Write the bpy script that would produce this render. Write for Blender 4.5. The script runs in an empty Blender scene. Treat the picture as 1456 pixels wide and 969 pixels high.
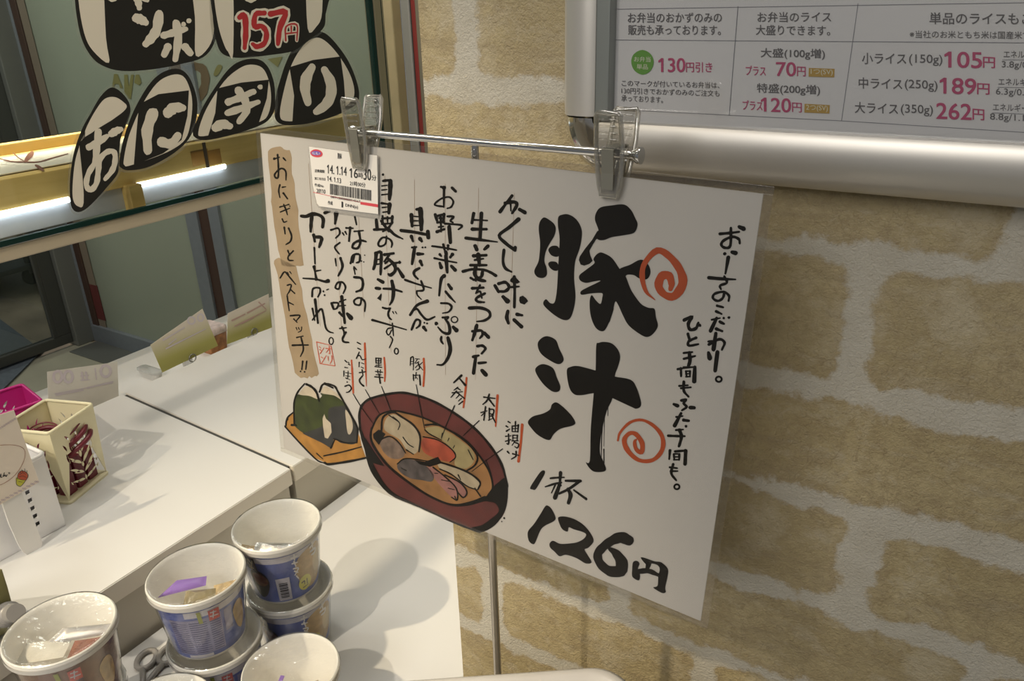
import bpy, bmesh, math, random
import numpy as np
from mathutils import Vector, Matrix, Euler
random.seed(7); np.random.seed(7)
S = bpy.context.scene
COL = S.collection
PI = math.pi
# ------------------------------------------------------------------ camera
FPX, CX, CY, CZ = 1100.0, 728.0, 484.5, 1.5      # focal length in pixels, image centre, eye height
cam = bpy.data.cameras.new('camera'); cam.sensor_width = 36; cam.lens = 36*FPX/1456; cam.clip_start = 0.01; cam.clip_end = 60
camo = bpy.data.objects.new('camera', cam); COL.objects.link(camo)
camo.location = (0, 0, CZ)
camo.rotation_euler = Euler([math.radians(a) for a in (66.54507608, 1.43631988, 31.2369607)])
S.camera = camo
RC = camo.rotation_euler.to_matrix()
# ------------------------------------------------------------------ world, lamps, exposure
S.view_settings.view_transform = 'Standard'; S.view_settings.look = 'None'
S.view_settings.gamma = 1; S.view_settings.use_curve_mapping = False
S.view_settings.exposure = 0.0
S.cycles.use_denoising = True
S.cycles.max_bounces = 8; S.cycles.transparent_max_bounces = 24
S.cycles.caustics_reflective = False; S.cycles.caustics_refractive = False
W = bpy.data.worlds.new('world'); S.world = W; W.use_nodes = True
W.node_tree.nodes['Background'].inputs[0].default_value = (0.95, 0.97, 1.0, 1)
W.node_tree.nodes['Background'].inputs[1].default_value = 0.14
def area(name, loc, target, power, col, sx, sy=None, spread=None):
    l = bpy.data.lights.new(name, 'AREA'); l.energy = power; l.color = col; l.size = sx
    if sy: l.shape = 'RECTANGLE'; l.size_y = sy
    if spread: l.spread = math.radians(spread)
    o = bpy.data.objects.new(name, l); COL.objects.link(o); o.location = (loc[0], loc[1], loc[2]+CZ)
    d = Vector((target[0], target[1], target[2])) - Vector(loc)
    o.rotation_euler = d.to_track_quat('-Z', 'Y').to_euler()
def spot(name, loc, target, power, col, ang, r=0.03, blend=0.6):
    l = bpy.data.lights.new(name, 'SPOT'); l.energy = power; l.color = col; l.spot_size = math.radians(ang)
    l.spot_blend = blend; l.shadow_soft_size = r
    o = bpy.data.objects.new(name, l); COL.objects.link(o); o.location = (loc[0], loc[1], loc[2]+CZ)
    d = Vector(target) - Vector(loc); o.rotation_euler = d.to_track_quat('-Z', 'Y').to_euler()
# (coordinates below are relative to eye height: z = 0 is 1.5 m above the floor)
area('ceiling_panel_left', (-1.6, .1, 1.22), (-1.0, .5, -.7), 4, (1.0, .95, .88), .35, .35)
area('room_fill', (-.2, -1.8, .9), (-.5, .5, -.3), 20, (1.0, .96, .90), 1.2, .8)  # big soft fill, added to light the poster and wall from the front
area('counter_fill', (-.85, .65, 1.22), (-.95, .65, -.7), 4.5, (1.0, .95, .88), .3, .5)  # unseen fill added to brighten the stickers and counter tops
area('back_fill', (-1.1, 1.3, 1.2), (-1.7, 1.93, .1), 9, (1.0, .97, .88), .3, .3)  # added fill that lifts the frames in the slit beside the pillar
area('case_fill', (-1.84, .9, 1.2), (-1.84, .9, -.26), 5.5, (1.0, .94, .82), .12, 1.0, 20)  # narrow beam added to brighten the pine shelf, no such lamp known
area('ceiling_panel_door', (-3.0, .6, 1.1), (-3.0, 1.9, .1), 21, (1.0, .99, .92), 1.2, .6)
area('outside_fill', (-5.6, .4, 1.2), (-5.6, .8, -1.5), 90, (1.0, .95, .86), 1.0, 1.0)  # fill added beyond the glass door to lift the dark floor there
spot('ceiling_spot', (-.659, -1.135, 1.2), (-1.0, .65, -.675), 82, (1.0, .90, .74), 50, .02, .9)
spot('shop_spot', (-1.3, -.6, .9), (-.60, .53, -.56), 100, (1.0, .84, .58), 37, .02, 1.0)
# ------------------------------------------------------------------ helpers
def ray(u, v): return RC @ Vector(((u-CX)/FPX, -(v-CY)/FPX, -1.0))
def ax(u, v, X): r = ray(u, v); return Vector((0, 0, CZ)) + r*(X/r.x)
def ay(u, v, Y): r = ray(u, v); return Vector((0, 0, CZ)) + r*(Y/r.y)
def az(u, v, Z): r = ray(u, v); return Vector((0, 0, CZ)) + r*((Z-CZ)/r.z)
MATS = {}
def nodes(m): m.use_nodes = True; return m.node_tree.nodes, m.node_tree.links
def mat(name, col, rough=0.5, metal=0.0, noise=0.0, nscale=40, bump=0.0, bscale=200, spec=0.5, emit=None, trans=0.0, coat=0.0, sub=0.0):
    if name in MATS: return MATS[name]
    m = bpy.data.materials.new(name); n, l = nodes(m); b = n['Principled BSDF']
    b.inputs['Base Color'].default_value = (*col, 1); b.inputs['Roughness'].default_value = rough
    b.inputs['Metallic'].default_value = metal; b.inputs['Specular IOR Level'].default_value = spec
    b.inputs['Transmission Weight'].default_value = trans; b.inputs['Coat Weight'].default_value = coat
    if emit: b.inputs['Emission Color'].default_value = (*emit[0], 1); b.inputs['Emission Strength'].default_value = emit[1]
    if noise or bump: tc = n.new('ShaderNodeTexCoord')
    if noise:
        t = n.new('ShaderNodeTexNoise'); t.inputs['Scale'].default_value = nscale; t.inputs['Detail'].default_value = 6
        l.new(tc.outputs['Object'], t.inputs['Vector'])
        r = n.new('ShaderNodeMapRange'); r.inputs[1].default_value = .3; r.inputs[2].default_value = .7
        r.inputs[3].default_value = 1-noise; r.inputs[4].default_value = 1+noise
        l.new(t.outputs['Fac'], r.inputs[0])
        mx = n.new('ShaderNodeVectorMath'); mx.operation = 'SCALE'; mx.inputs[0].default_value = col
        l.new(r.outputs[0], mx.inputs['Scale']); l.new(mx.outputs[0], b.inputs['Base Color'])
    if bump:
        t = n.new('ShaderNodeTexNoise'); t.inputs['Scale'].default_value = bscale; t.inputs['Detail'].default_value = 3
        l.new(tc.outputs['Object'], t.inputs['Vector'])
        bp = n.new('ShaderNodeBump'); bp.inputs['Strength'].default_value = bump; bp.inputs['Distance'].default_value = .002
        l.new(t.outputs['Fac'], bp.inputs['Height']); l.new(bp.outputs[0], b.inputs['Normal'])
    MATS[name] = m; return m
def film(name, rough=0.05, tint=(1, 1, 1), base=0.0, bump=0.0, bscale=30, ior=1.45, milk=0.0, milkcol=(.8, .8, .8), gain=1.0):
    """thin clear sheet: transparent + Fresnel gloss (+ a milky share)"""
    if name in MATS: return MATS[name]
    m = bpy.data.materials.new(name); n, l = nodes(m); n.remove(n['Principled BSDF']); out = n['Material Output']
    tr = n.new('ShaderNodeBsdfTransparent'); tr.inputs[0].default_value = (*tint, 1)
    gl = n.new('ShaderNodeBsdfGlossy'); gl.inputs['Roughness'].default_value = rough
    fr = n.new('ShaderNodeLayerWeight'); f0 = ((ior-1)/(ior+1))**2*2
    p5 = n.new('ShaderNodeMath'); p5.operation = 'POWER'; p5.inputs[1].default_value = 5; l.new(fr.outputs['Facing'], p5.inputs[0])
    sk = n.new('ShaderNodeMath'); sk.operation = 'MULTIPLY_ADD'; sk.inputs[1].default_value = 1-f0; sk.inputs[2].default_value = f0; l.new(p5.outputs[0], sk.inputs[0])
    mu = n.new('ShaderNodeMath'); mu.operation = 'MULTIPLY_ADD'; mu.inputs[1].default_value = gain; mu.inputs[2].default_value = base
    l.new(sk.outputs[0], mu.inputs[0])
    mx = n.new('ShaderNodeMixShader'); l.new(mu.outputs[0], mx.inputs[0]); l.new(gl.outputs[0], mx.inputs[2])
    src = tr
    if milk:
        df = n.new('ShaderNodeBsdfTranslucent'); df.inputs[0].default_value = (*milkcol, 1)
        d2 = n.new('ShaderNodeBsdfDiffuse'); d2.inputs[0].default_value = (*milkcol, 1)
        m1 = n.new('ShaderNodeMixShader'); m1.inputs[0].default_value = .6; l.new(df.outputs[0], m1.inputs[1]); l.new(d2.outputs[0], m1.inputs[2])
        m2 = n.new('ShaderNodeMixShader'); m2.inputs[0].default_value = milk; l.new(tr.outputs[0], m2.inputs[1]); l.new(m1.outputs[0], m2.inputs[2]); src = m2
    l.new(src.outputs[0], mx.inputs[1]); l.new(mx.outputs[0], out.inputs[0])
    if bump:
        tc = n.new('ShaderNodeTexCoord'); t = n.new('ShaderNodeTexNoise'); t.inputs['Scale'].default_value = bscale; t.inputs['Detail'].default_value = 3
        l.new(tc.outputs['Object'], t.inputs['Vector'])
        bp = n.new('ShaderNodeBump'); bp.inputs['Strength'].default_value = bump; bp.inputs['Distance'].default_value = .004
        l.new(t.outputs['Fac'], bp.inputs['Height']); l.new(bp.outputs[0], gl.inputs['Normal']); l.new(bp.outputs[0], fr.inputs['Normal'])
    MATS[name] = m; return m
def thing(name, label, cat, loc=(0, 0, 0), rot=None, group=None):
    o = bpy.data.objects.new(name, None); COL.objects.link(o); o.location = loc; o.empty_display_size = .02
    if rot is not None: o.rotation_euler = rot
    o['label'] = label; o['category'] = cat
    if group: o['group'] = group
    return o
def tag(o, label, cat, group=None):
    o['label'] = label; o['category'] = cat
    if group: o['group'] = group
    return o
def struct(o): o['kind'] = 'structure'; return o
def obj(name, bm, mats, parent=None, smooth=False, loc=None, label=None):
    me = bpy.data.meshes.new(name); bm.normal_update(); bm.to_mesh(me); bm.free()
    for m in (mats if isinstance(mats, (list, tuple)) else [mats]): me.materials.append(m)
    if smooth:
        for p in me.polygons: p.use_smooth = True
        if smooth != True: me.set_sharp_from_angle(angle=math.radians(smooth))
    o = bpy.data.objects.new(name, me); COL.objects.link(o)
    if parent: o.parent = parent
    if loc is not None: o.location = loc
    if label: o['label'] = label
    return o
def box(bm, a, b, bev=0.0, seg=2, mi=0):
    """axis box between corners a and b"""
    lo = [min(a[i], b[i]) for i in range(3)]; hi = [max(a[i], b[i]) for i in range(3)]
    r = bmesh.ops.create_cube(bm, size=1.0); vs = r['verts']
    for v in vs: v.co = Vector([lo[i] + (v.co[i]+.5)*(hi[i]-lo[i]) for i in range(3)])
    es = set(e for v in vs for e in v.link_edges)
    fs = set(f for v in vs for f in v.link_faces)
    if bev:
        q = bmesh.ops.bevel(bm, geom=list(es), offset=bev, segments=seg, profile=.5, affect='EDGES')
        fs = set(f for f in fs if f.is_valid) | set(q['faces'])
    for f in fs: f.material_index = mi
    return bm
def prism(bm, pts, n, mi=0, cap=True):
    """polygon of 3-D points extruded by vector n"""
    n = Vector(n); a = [bm.verts.new(Vector(p)) for p in pts]; b = [bm.verts.new(Vector(p)+n) for p in pts]
    k = len(pts); fs = []
    for i in range(k): fs.append(bm.faces.new((a[i], a[(i+1) % k], b[(i+1) % k], b[i])))
    if cap: fs.append(bm.faces.new(a[::-1])); fs.append(bm.faces.new(b))
    for f in fs: f.material_index = mi
    return fs
def lathe(bm, prof, seg=48, a0=0, a1=2*PI, mi=0, c=(0, 0, 0)):
    full = abs(a1-a0-2*PI) < 1e-6; k = seg if full else seg+1; rings = []
    for r, z in prof:
        if r < 1e-6: rings.append([bm.verts.new((c[0], c[1], c[2]+z))]*k); continue
        rings.append([bm.verts.new((c[0]+r*math.cos(a0+(a1-a0)*i/seg), c[1]+r*math.sin(a0+(a1-a0)*i/seg), c[2]+z)) for i in range(k)])
    for p, q in zip(rings[:-1], rings[1:]):
        for i in range(seg):
            j = (i+1) % k; vs = []
            for v in (p[i], p[j], q[j], q[i]):
                if v not in vs: vs.append(v)
            if len(vs) > 2:
                f = bm.faces.new(vs); f.material_index = mi
    return bm
def tube(bm, pts, r, seg=12, closed=False, mi=0, cap=True):
    pts = [Vector(p) for p in pts]; k = len(pts); rings = []; up = None
    rs = r if isinstance(r, (list, tuple)) else [r]*k
    for i in range(k):
        a = pts[(i-1) % k] if (closed or i > 0) else pts[i]; b = pts[(i+1) % k] if (closed or i < k-1) else pts[i]
        t = (b-a).normalized()
        if up is None: up = Vector((0, 0, 1)) if abs(t.z) < .9 else Vector((1, 0, 0))
        x = t.cross(up).normalized(); y = x.cross(t).normalized(); up = y
        rings.append([bm.verts.new(pts[i] + (x*math.cos(2*PI*j/seg)+y*math.sin(2*PI*j/seg))*rs[i]) for j in range(seg)])
    for i in range(k if closed else k-1):
        p, q = rings[i], rings[(i+1) % k]
        for j in range(seg): bm.faces.new((p[j], p[(j+1) % seg], q[(j+1) % seg], q[j])).material_index = mi
    if cap and not closed: bm.faces.new(rings[0][::-1]).material_index = mi; bm.faces.new(rings[-1]).material_index = mi
    return bm
def cat(pts, sub=4, closed=False):
    """Catmull-Rom through points of any dimension"""
    P = [np.array(p, float) for p in pts]; k = len(P)
    if k < 3 and not closed:
        return [P[0]+(P[1]-P[0])*t/3 for t in range(4)]
    out = []
    for i in range(k if closed else k-1):
        p0 = P[(i-1) % k] if (closed or i > 0) else 2*P[0]-P[1]; p1 = P[i]; p2 = P[(i+1) % k]
        p3 = P[(i+2) % k] if (closed or i+2 < k) else 2*P[-1]-P[-2]
        for j in range(sub):
            t = j/sub
            out.append(.5*(2*p1+(p2-p0)*t+(2*p0-5*p1+4*p2-p3)*t*t+(3*p1-p0-3*p2+p3)*t**3))
    if not closed: out.append(P[-1])
    return out
# ---- drawing on a surface: f(x, y, layer) -> 3-D point
def ribbon(bm, f, pts, h, mi=0, wob=.10):
    pts = cat(pts); k = len(pts); L = []; R = []
    ph = random.random()*6
    for i, p in enumerate(pts):
        a = pts[max(0, i-1)]; b = pts[min(k-1, i+1)]; d = b[:2]-a[:2]; q = np.hypot(*d); d = d/q if q > 1e-9 else np.array([1., 0])
        w = max(p[2], .6)*.5*(1+wob*math.sin(i*1.7+ph)); nrm = np.array([-d[1], d[0]])
        L.append(p[:2]+nrm*w); R.append(p[:2]-nrm*w)
    def cap(p, q, w, d):
        ang = math.atan2(*( (p-q)[::-1])); out = []
        c = (p+q)/2; r = np.hypot(*(p-q))/2
        for j in range(1, 5): a = ang - d*PI*j/5; out.append(c+r*np.array([math.cos(a), math.sin(a)])*(1+.08*random.uniform(-1, 1)))
        return out
    e1 = cap(L[-1], R[-1], 0, 1); e0 = cap(R[0], L[0], 0, 1)
    # strip
    a = [bm.verts.new(f(*p, h+i*2e-6)) for i, p in enumerate(L)]; b = [bm.verts.new(f(*p, h+i*2e-6)) for i, p in enumerate(R)]
    for i in range(k-1): bm.faces.new((a[i], b[i], b[i+1], a[i+1])).material_index = mi
    for e, s0, s1 in ((e1, a[-1], b[-1]), (e0, b[0], a[0])):
        vs = [s0]+[bm.verts.new(f(*p, h)) for p in e]+[s1]
        bm.faces.new(vs).material_index = mi
def poly(bm, f, pts, h, mi=0, smooth=True):
    if smooth: pts = cat(pts, 4, True)
    bm.faces.new([bm.verts.new(f(p[0], p[1], h)) for p in pts]).material_index = mi
def ring(bm, f, cx, cy, rx, ry, w, h, mi=0, n=20):
    o = []; i_ = []
    for j in range(n):
        c, s = math.cos(2*PI*j/n), math.sin(2*PI*j/n)
        o.append(bm.verts.new(f(cx+(rx+w/2)*c, cy+(ry+w/2)*s, h))); i_.append(bm.verts.new(f(cx+(rx-w/2)*c, cy+(ry-w/2)*s, h)))
    for j in range(n): bm.faces.new((o[j], o[(j+1) % n], i_[(j+1) % n], i_[j])).material_index = mi
def draw(bm, f, text, h, mi=0, fat=1.0):
    """s w x,y ... stroke | v x,y,w ... varying stroke | p smooth outline | P sharp outline | d x,y,r dot | c x,y,rx,ry,w ring"""
    h0 = h; idx = 0
    for line in text.strip().splitlines():
        for cmd in line.split(';'):
            t = cmd.split()
            if not t: continue
            k = t[0]; h = h0+(idx % 5)*2.2e-5; idx += 1
            if k == 's':
                w = float(t[1])*fat; q = [tuple(map(float, a.split(','))) for a in t[2:]]; n = len(q)
                ribbon(bm, f, [(x, y, w*(1 if i < n-1 or n < 2 else .72)) for i, (x, y) in enumerate(q)], h, mi)
            elif k == 'v': ribbon(bm, f, [(a, b, c*(fat if c < 24 else 1)) for a, b, c in [map(float, a.split(',')) for a in t[1:]]], h, mi, .05)
            elif k in 'pP': poly(bm, f, [tuple(map(float, a.split(','))) for a in t[1:]], h, mi, k == 'p')
            elif k == 'd':
                x, y, r = map(float, t[1].split(','))
                poly(bm, f, [(x+r*math.cos(a)*random.uniform(.85, 1.1), y+r*math.sin(a)*random.uniform(.85, 1.1)) for a in [i*PI/4 for i in range(8)]], h, mi)
            elif k == 'c': ring(bm, f, *map(float, t[1].split(',')), h, mi)
TXT = {}
def glyphs(s, bold=0.0):
    key = (s, bold)
    if key not in TXT:
        c = bpy.data.curves.new('lettering', 'FONT'); c.body = s; c.offset = bold; c.resolution_u = 4
        o = bpy.data.objects.new('lettering', c); COL.objects.link(o)
        m = bpy.data.meshes.new_from_object(o.evaluated_get(bpy.context.evaluated_depsgraph_get()))
        V = [(v.co.x, v.co.y) for v in m.vertices]; F = [tuple(p.vertices) for p in m.polygons]
        bpy.data.objects.remove(o); bpy.data.curves.remove(c); bpy.data.meshes.remove(m)
        TXT[key] = (V, F)
    return TXT[key]
def write(bm, s, f, x0, y0, x1, y1, hgt, h, mi=0, bold=0.0):
    """text from (x0,y0) to (x1,y1) along its baseline (y down), cap height hgt"""
    V, F = glyphs(s); xs = [v[0] for v in V]; ys = [v[1] for v in V]
    a, b = min(xs), max(xs); yb, yt = min(ys), max(ys)
    d = bold*hgt
    if len(s) > 1 and set(s) <= set('0123456789. '):                       # give every figure 1 its slanted flag
        V = list(V); F = list(F)
        for i, ch in enumerate(s):
            if ch == '1':
                r = max(v[0] for v in glyphs(s[:i+1])[0])-.07; n0 = len(V)
                V += [(r, yt), (r-.17, yt-.13), (r-.17, yt-.22), (r, yt-.13)]; F.append((n0, n0+1, n0+2, n0+3))
    for k, (ox, oy) in enumerate(((0, 0), (d, d*.5), (-d, -d*.5), (d, -d*.5), (-d, d*.5)) if bold else ((0, 0),)):
        vs = []
        for x, y in V:
            t = (x-a)/(b-a) if b > a else 0
            vs.append(bm.verts.new(f(x0+(x1-x0)*t+ox, y0+(y1-y0)*t-(y-yb)/(yt-yb)*hgt+oy, h+k*1.5e-5)))
        for p in F:
            try: bm.faces.new([vs[i] for i in p]).material_index = mi
            except ValueError: pass
def tile(f, x0, y0, s): return lambda x, y, h: f(x0+x/s, y0+y/s, h)
# ------------------------------------------------------------------ the setting
YW = 0.585; XW = -0.4502; ZL = CZ-.785; ZU = CZ-.675; XU = -.868
def brick_material():
    m = bpy.data.materials.new('brick_wallpaper'); n, l = nodes(m); b = n['Principled BSDF']
    def N(t, **k):
        q = n.new(t)
        for a, v in k.items(): q.inputs[a].default_value = v
        return q
    tc = N('ShaderNodeTexCoord'); at = N('ShaderNodeAttribute'); at.attribute_name = 'sdf'; tn = N('ShaderNodeAttribute'); tn.attribute_name = 'tone'
    def noise(s, d=5, r=.55):
        q = N('ShaderNodeTexNoise', Scale=s, Detail=d, Roughness=r); l.new(tc.outputs['Object'], q.inputs['Vector']); return q.outputs['Fac']
    def math_(op, a, c=None, cl=False):
        q = N('ShaderNodeMath'); q.operation = op; q.use_clamp = cl
        for i, v in enumerate((a, c)):
            if v is None: continue
            if isinstance(v, (int, float)): q.inputs[i].default_value = v
            else: l.new(v, q.inputs[i])
        return q.outputs[0]
    def rng(v, a, c, lo=0., hi=1.):
        q = N('ShaderNodeMapRange'); q.inputs[1].default_value = a; q.inputs[2].default_value = c; q.inputs[3].default_value = lo; q.inputs[4].default_value = hi
        l.new(v, q.inputs[0]); return q.outputs[0]
    def mix(f, a, c):
        q = N('ShaderNodeMix'); q.data_type = 'RGBA'; l.new(f, q.inputs[0])
        for i, v in ((6, a), (7, c)):
            if isinstance(v, tuple): q.inputs[i].default_value = (*v, 1)
            else: l.new(v, q.inputs[i])
        return q.outputs[2]
    e = math_('ADD', math_('ADD', at.outputs['Fac'], rng(noise(30, 7, .68), .3, .7, -.0085, .0068)), rng(noise(8, 2), .3, .7, -.006, .0045))
    mask = rng(e, -.0020, .0020)
    c = mix(rng(noise(9, 4), .35, .65), (.43, .345, .175), (.57, .475, .275))
    c = mix(rng(noise(70, 7, .75), .42, .68), c, (.35, .27, .14))
    mp = N('ShaderNodeMapping'); mp.inputs['Scale'].default_value = (18, 1, 75); l.new(tc.outputs['Object'], mp.inputs['Vector'])
    st = N('ShaderNodeTexNoise', Scale=1.0, Detail=5, Roughness=.6); l.new(mp.outputs[0], st.inputs['Vector'])
    c = mix(rng(st.outputs['Fac'], .50, .72, 0, .75), c, (.34, .27, .16))
    edge = rng(e, .0, .007, .5, 0.)
    c = mix(edge, c, (.39, .305, .19))
    c = mix(rng(noise(16, 7, .7), .54, .68, 0, .8), c, (.60, .53, .38))
    sm = N('ShaderNodeTexNoise', Scale=1.0, Detail=8, Roughness=.72, Distortion=.6); mp2 = N('ShaderNodeMapping'); mp2.inputs['Scale'].default_value = (30, 1, 55); l.new(tc.outputs['Object'], mp2.inputs['Vector']); l.new(mp2.outputs[0], sm.inputs['Vector'])
    c = mix(rng(sm.outputs['Fac'], .54, .66, 0, .55), c, (.57, .50, .36))
    ck = N('ShaderNodeTexNoise', Scale=14., Detail=9, Roughness=.62, Distortion=1.6); l.new(tc.outputs['Object'], ck.inputs['Vector'])
    ab = math_('ABSOLUTE', math_('SUBTRACT', ck.outputs['Fac'], .5))
    c = mix(rng(ab, .0, .012, .5, 0.), c, (.26, .19, .10))
    c = mix(tn.outputs['Fac'], c, (.47, .39, .25))
    mo = mix(rng(noise(40, 4), .3, .7), (.55, .51, .42), (.61, .575, .49))
    l.new(mix(mask, mo, c), b.inputs['Base Color'])
    b.inputs['Roughness'].default_value = .5; b.inputs['Specular IOR Level'].default_value = .45
    wr = N('ShaderNodeTexNoise', Scale=430., Detail=2., Roughness=.5, Distortion=.7); l.new(tc.outputs['Object'], wr.inputs['Vector'])
    h = math_('ADD', math_('MULTIPLY', wr.outputs['Fac'], 1.0), math_('MULTIPLY', noise(60, 4), .6))
    bp = N('ShaderNodeBump', Strength=.75, Distance=.0018); l.new(h, bp.inputs['Height']); l.new(bp.outputs[0], b.inputs['Normal'])
    return m
def brick_wall():
    zc = [.55, .45, .345, .24, .14, .037, -.066, -.172, -.280, -.385, -.487, -.590, -.692, -.795, -.90, -1.0, -1.1, -1.2, -1.3, -1.4, -1.51]
    joints = {.037: [-.400, -.10, .19, .47], -.066: [-.262, .03, .30], -.172: [-.345, -.060, .235, .5], -.280: [-.200, .115, .40], -.385: [-.315, -.029, .26, .52],
              -.487: [-.245, .069, .35], -.590: [-.402, -.150, .12, .41], -.692: [-.27, .02, .30]}
    X0, X1, Z0, Z1 = XW, .70, -1.5, .9; dx = .004
    xs = np.linspace(X0, X1, int((X1-X0)/dx)+1); zs = np.linspace(Z0, Z1, int((Z1-Z0)/dx)+1)
    GX, GZ = np.meshgrid(xs, zs); sdf = np.full(GX.shape, -.02); tone = np.zeros(GX.shape)
    rnd = random.Random(3)
    for i, (t, bt) in enumerate(zip(zc[:-1], zc[1:])):
        js = joints.get(t) or [X0+.1*(i % 3)+.285*k for k in range(5)]
        js = [X0-.30]+js+[js[-1]+.29, js[-1]+.6]
        for a, c in zip(js[:-1], js[1:]):
            mh = .0078+rnd.uniform(-.001, .0012); mv = .0105
            cx, cz = (a+c)/2+rnd.uniform(-.003, .003), (t+bt)/2; hx, hz = (c-a)/2-mv, (t-bt)/2-mh; r = .014
            qx = np.abs(GX-cx)-hx+r; qz = np.abs(GZ-cz)-hz+r
            d = -(np.sqrt(np.maximum(qx, 0)**2+np.maximum(qz, 0)**2)+np.minimum(np.maximum(qx, qz), 0)-r)
            up = d > sdf; sdf = np.where(up, d, sdf); tone = np.where(up, rnd.uniform(0, .35), tone)
    ny, nx = GX.shape
    V = np.stack([GX, np.full(GX.shape, YW), GZ+CZ], -1).reshape(-1, 3)
    I = np.arange(nx*ny).reshape(ny, nx)
    F = np.stack([I[:-1, :-1], I[:-1, 1:], I[1:, 1:], I[1:, :-1]], -1).reshape(-1, 4).tolist()
    nv = len(V); Yb = 1.15
    V = np.concatenate([V, [[X0, Yb, Z0+CZ], [X0, Yb, Z1+CZ], [X1, Yb, Z1+CZ], [X1, Yb, Z0+CZ]]])
    a, b_, c, d = I[0, 0], I[-1, 0], I[-1, -1], I[0, -1]
    F += [[nv, a, b_, nv+1], [nv+2, c, d, nv+3], [nv+1, b_, c, nv+2], [nv, nv+3, d, a], [nv, nv+1, nv+2, nv+3]]
    me = bpy.data.meshes.new('wall_right'); me.from_pydata(V.tolist(), [], F); me.update()
    for nm, arr in (('sdf', sdf), ('tone', tone)):
        q = me.attributes.new(nm, 'FLOAT', 'POINT'); q.data.foreach_set('value', np.concatenate([arr.ravel(), [0]*4]).astype(np.float32))
    me.materials.append(brick_material())
    o = bpy.data.objects.new('wall_right', me); COL.objects.link(o); struct(o)
brick_wall()
# floor: beige tiles of the shop, darker boards and a blue mat beyond the glass door
mfl = mat('floor_beige', (.30, .285, .22), .45, noise=.08, nscale=6)
bm = bmesh.new(); box(bm, (-3.74, -3, -.1), (3, 1.93, 0)); struct(obj('floor', bm, mfl))
bm = bmesh.new(); box(bm, (-8, -3, -.1), (-3.74, 6, -.002)); box(bm, (-3.74, 1.93, -.1), (3, 6, -.002))
m = mat('floor_boards', (.22, .18, .13), .5, noise=.35, nscale=3); struct(obj('floor', bm, m))
# back wall with frosted doors (plane Y = 1.95)
YB = 1.95
mfr = mat('frame_blue_grey', (.20, .22, .24), .4, .3, noise=.04); mdk = mat('frame_dark', (.055, .056, .05), .45, .2)
mbr = mat('gasket_brown', (.05, .026, .018), .5); mfz = mat('frosted_glass', (.25, .275, .215), .30, spec=.35, noise=.03, nscale=2)
mol = mat('frame_olive', (.27, .245, .18), .45, .1); mred = mat('strip_red', (.30, .045, .04), .45)
mpk = mat('frame_pinkish', (.19, .155, .115), .5)
def vbar(name, x0, x1, m, y=YB, d=.05, z0=0, z1=2.6):
    bm = bmesh.new(); box(bm, (x0, y, z0), (x1, y+d, z1), .002); return struct(obj(name, bm, m))
bm = bmesh.new()
for x0, x1 in ((-3.64, -2.77), (-2.56, -1.60)):
    box(bm, (x0, YB+.015, .10), (x1, YB+.03, 2.6))
win = []
for k, (x0, x1) in enumerate(((-3.63, -2.77), (-2.56, -1.60))):
    b2 = bmesh.new(); box(b2, (x0, YB+.015, .09), (x1, YB+.03, 2.6)); win.append(struct(obj('window_%d' % (k+1), b2, mfz)))
bm.free()
vbar('trim_1', -3.80, -3.675, mfr); vbar('trim_2', -3.675, -3.63, mbr, YB+.004); vbar('trim_3', -2.77, -2.695, mfr)
vbar('trim_4', -2.695, -2.625, mbr, YB+.01); vbar('trim_5', -2.625, -2.56, mfr, YB+.002)
bm = bmesh.new(); box(bm, (-3.675, YB-.004, 0), (-1.60, YB+.05, .09), .003); struct(obj('baseboard_back', bm, mfr))
bm = bmesh.new(); box(bm, (-3.625, YB+.008, ay(143, 456, YB).z), (-3.565, YB+.012, ay(137, 408, YB).z)); box(bm, (-3.625, YB+.009, .09), (-3.57, YB+.011, 2.6), mi=1)
struct(obj('trim_6', bm, [mat('tape_red', (.11, .024, .022), .5), mpk]))
bm = bmesh.new(); box(bm, (-3.66, 1.80, 0), (-1.62, YB-.004, .006), .002); struct(obj('trim_15', bm, mat('sill_dark', (.085, .088, .08), .5)))
# frames seen in the slit beside the brick pillar
vbar('trim_7', -1.551, -1.521, mat('frame_grey', (.52, .51, .47), .4, .1), YB-.02); vbar('trim_8', -1.521, -1.5135, mdk, YB-.015)
vbar('trim_9', -1.5135, -1.4985, mred, YB-.02); vbar('trim_10', -1.4985, -1.30, mol, YB-.02)
bm = bmesh.new(); box(bm, (-1.30, YB, 0), (2.0, YB+.1, 2.6)); struct(obj('wall_back', bm, mfz))
# mirrored shop lettering on the frosted pane
fb = lambda u, v, h: ay(u, v, YB+.014-h)
t = tile(fb, 140, 60, 5.2)
bm = bmesh.new(); draw(bm, t, """
P 100,330 115,235 140,235 180,340 160,340 150,310 122,310 115,335
P 190,370 190,240 215,240 225,330 240,240 262,240 240,420 222,420
P 262,300 275,240 300,240 318,300 300,320
p 850,240 880,170 915,180 880,245
P 1250,125 1360,105 1325,185""", .001)
struct(obj('trim_11', bm, mat('print_olive', (.17, .155, .05), .5)))
bm = bmesh.new(); draw(bm, t, "s 62 700,175 770,200 790,290 760,390 720,430", .001)
struct(obj('trim_12', bm, mat('print_brown', (.12, .08, .04), .5)))
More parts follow.
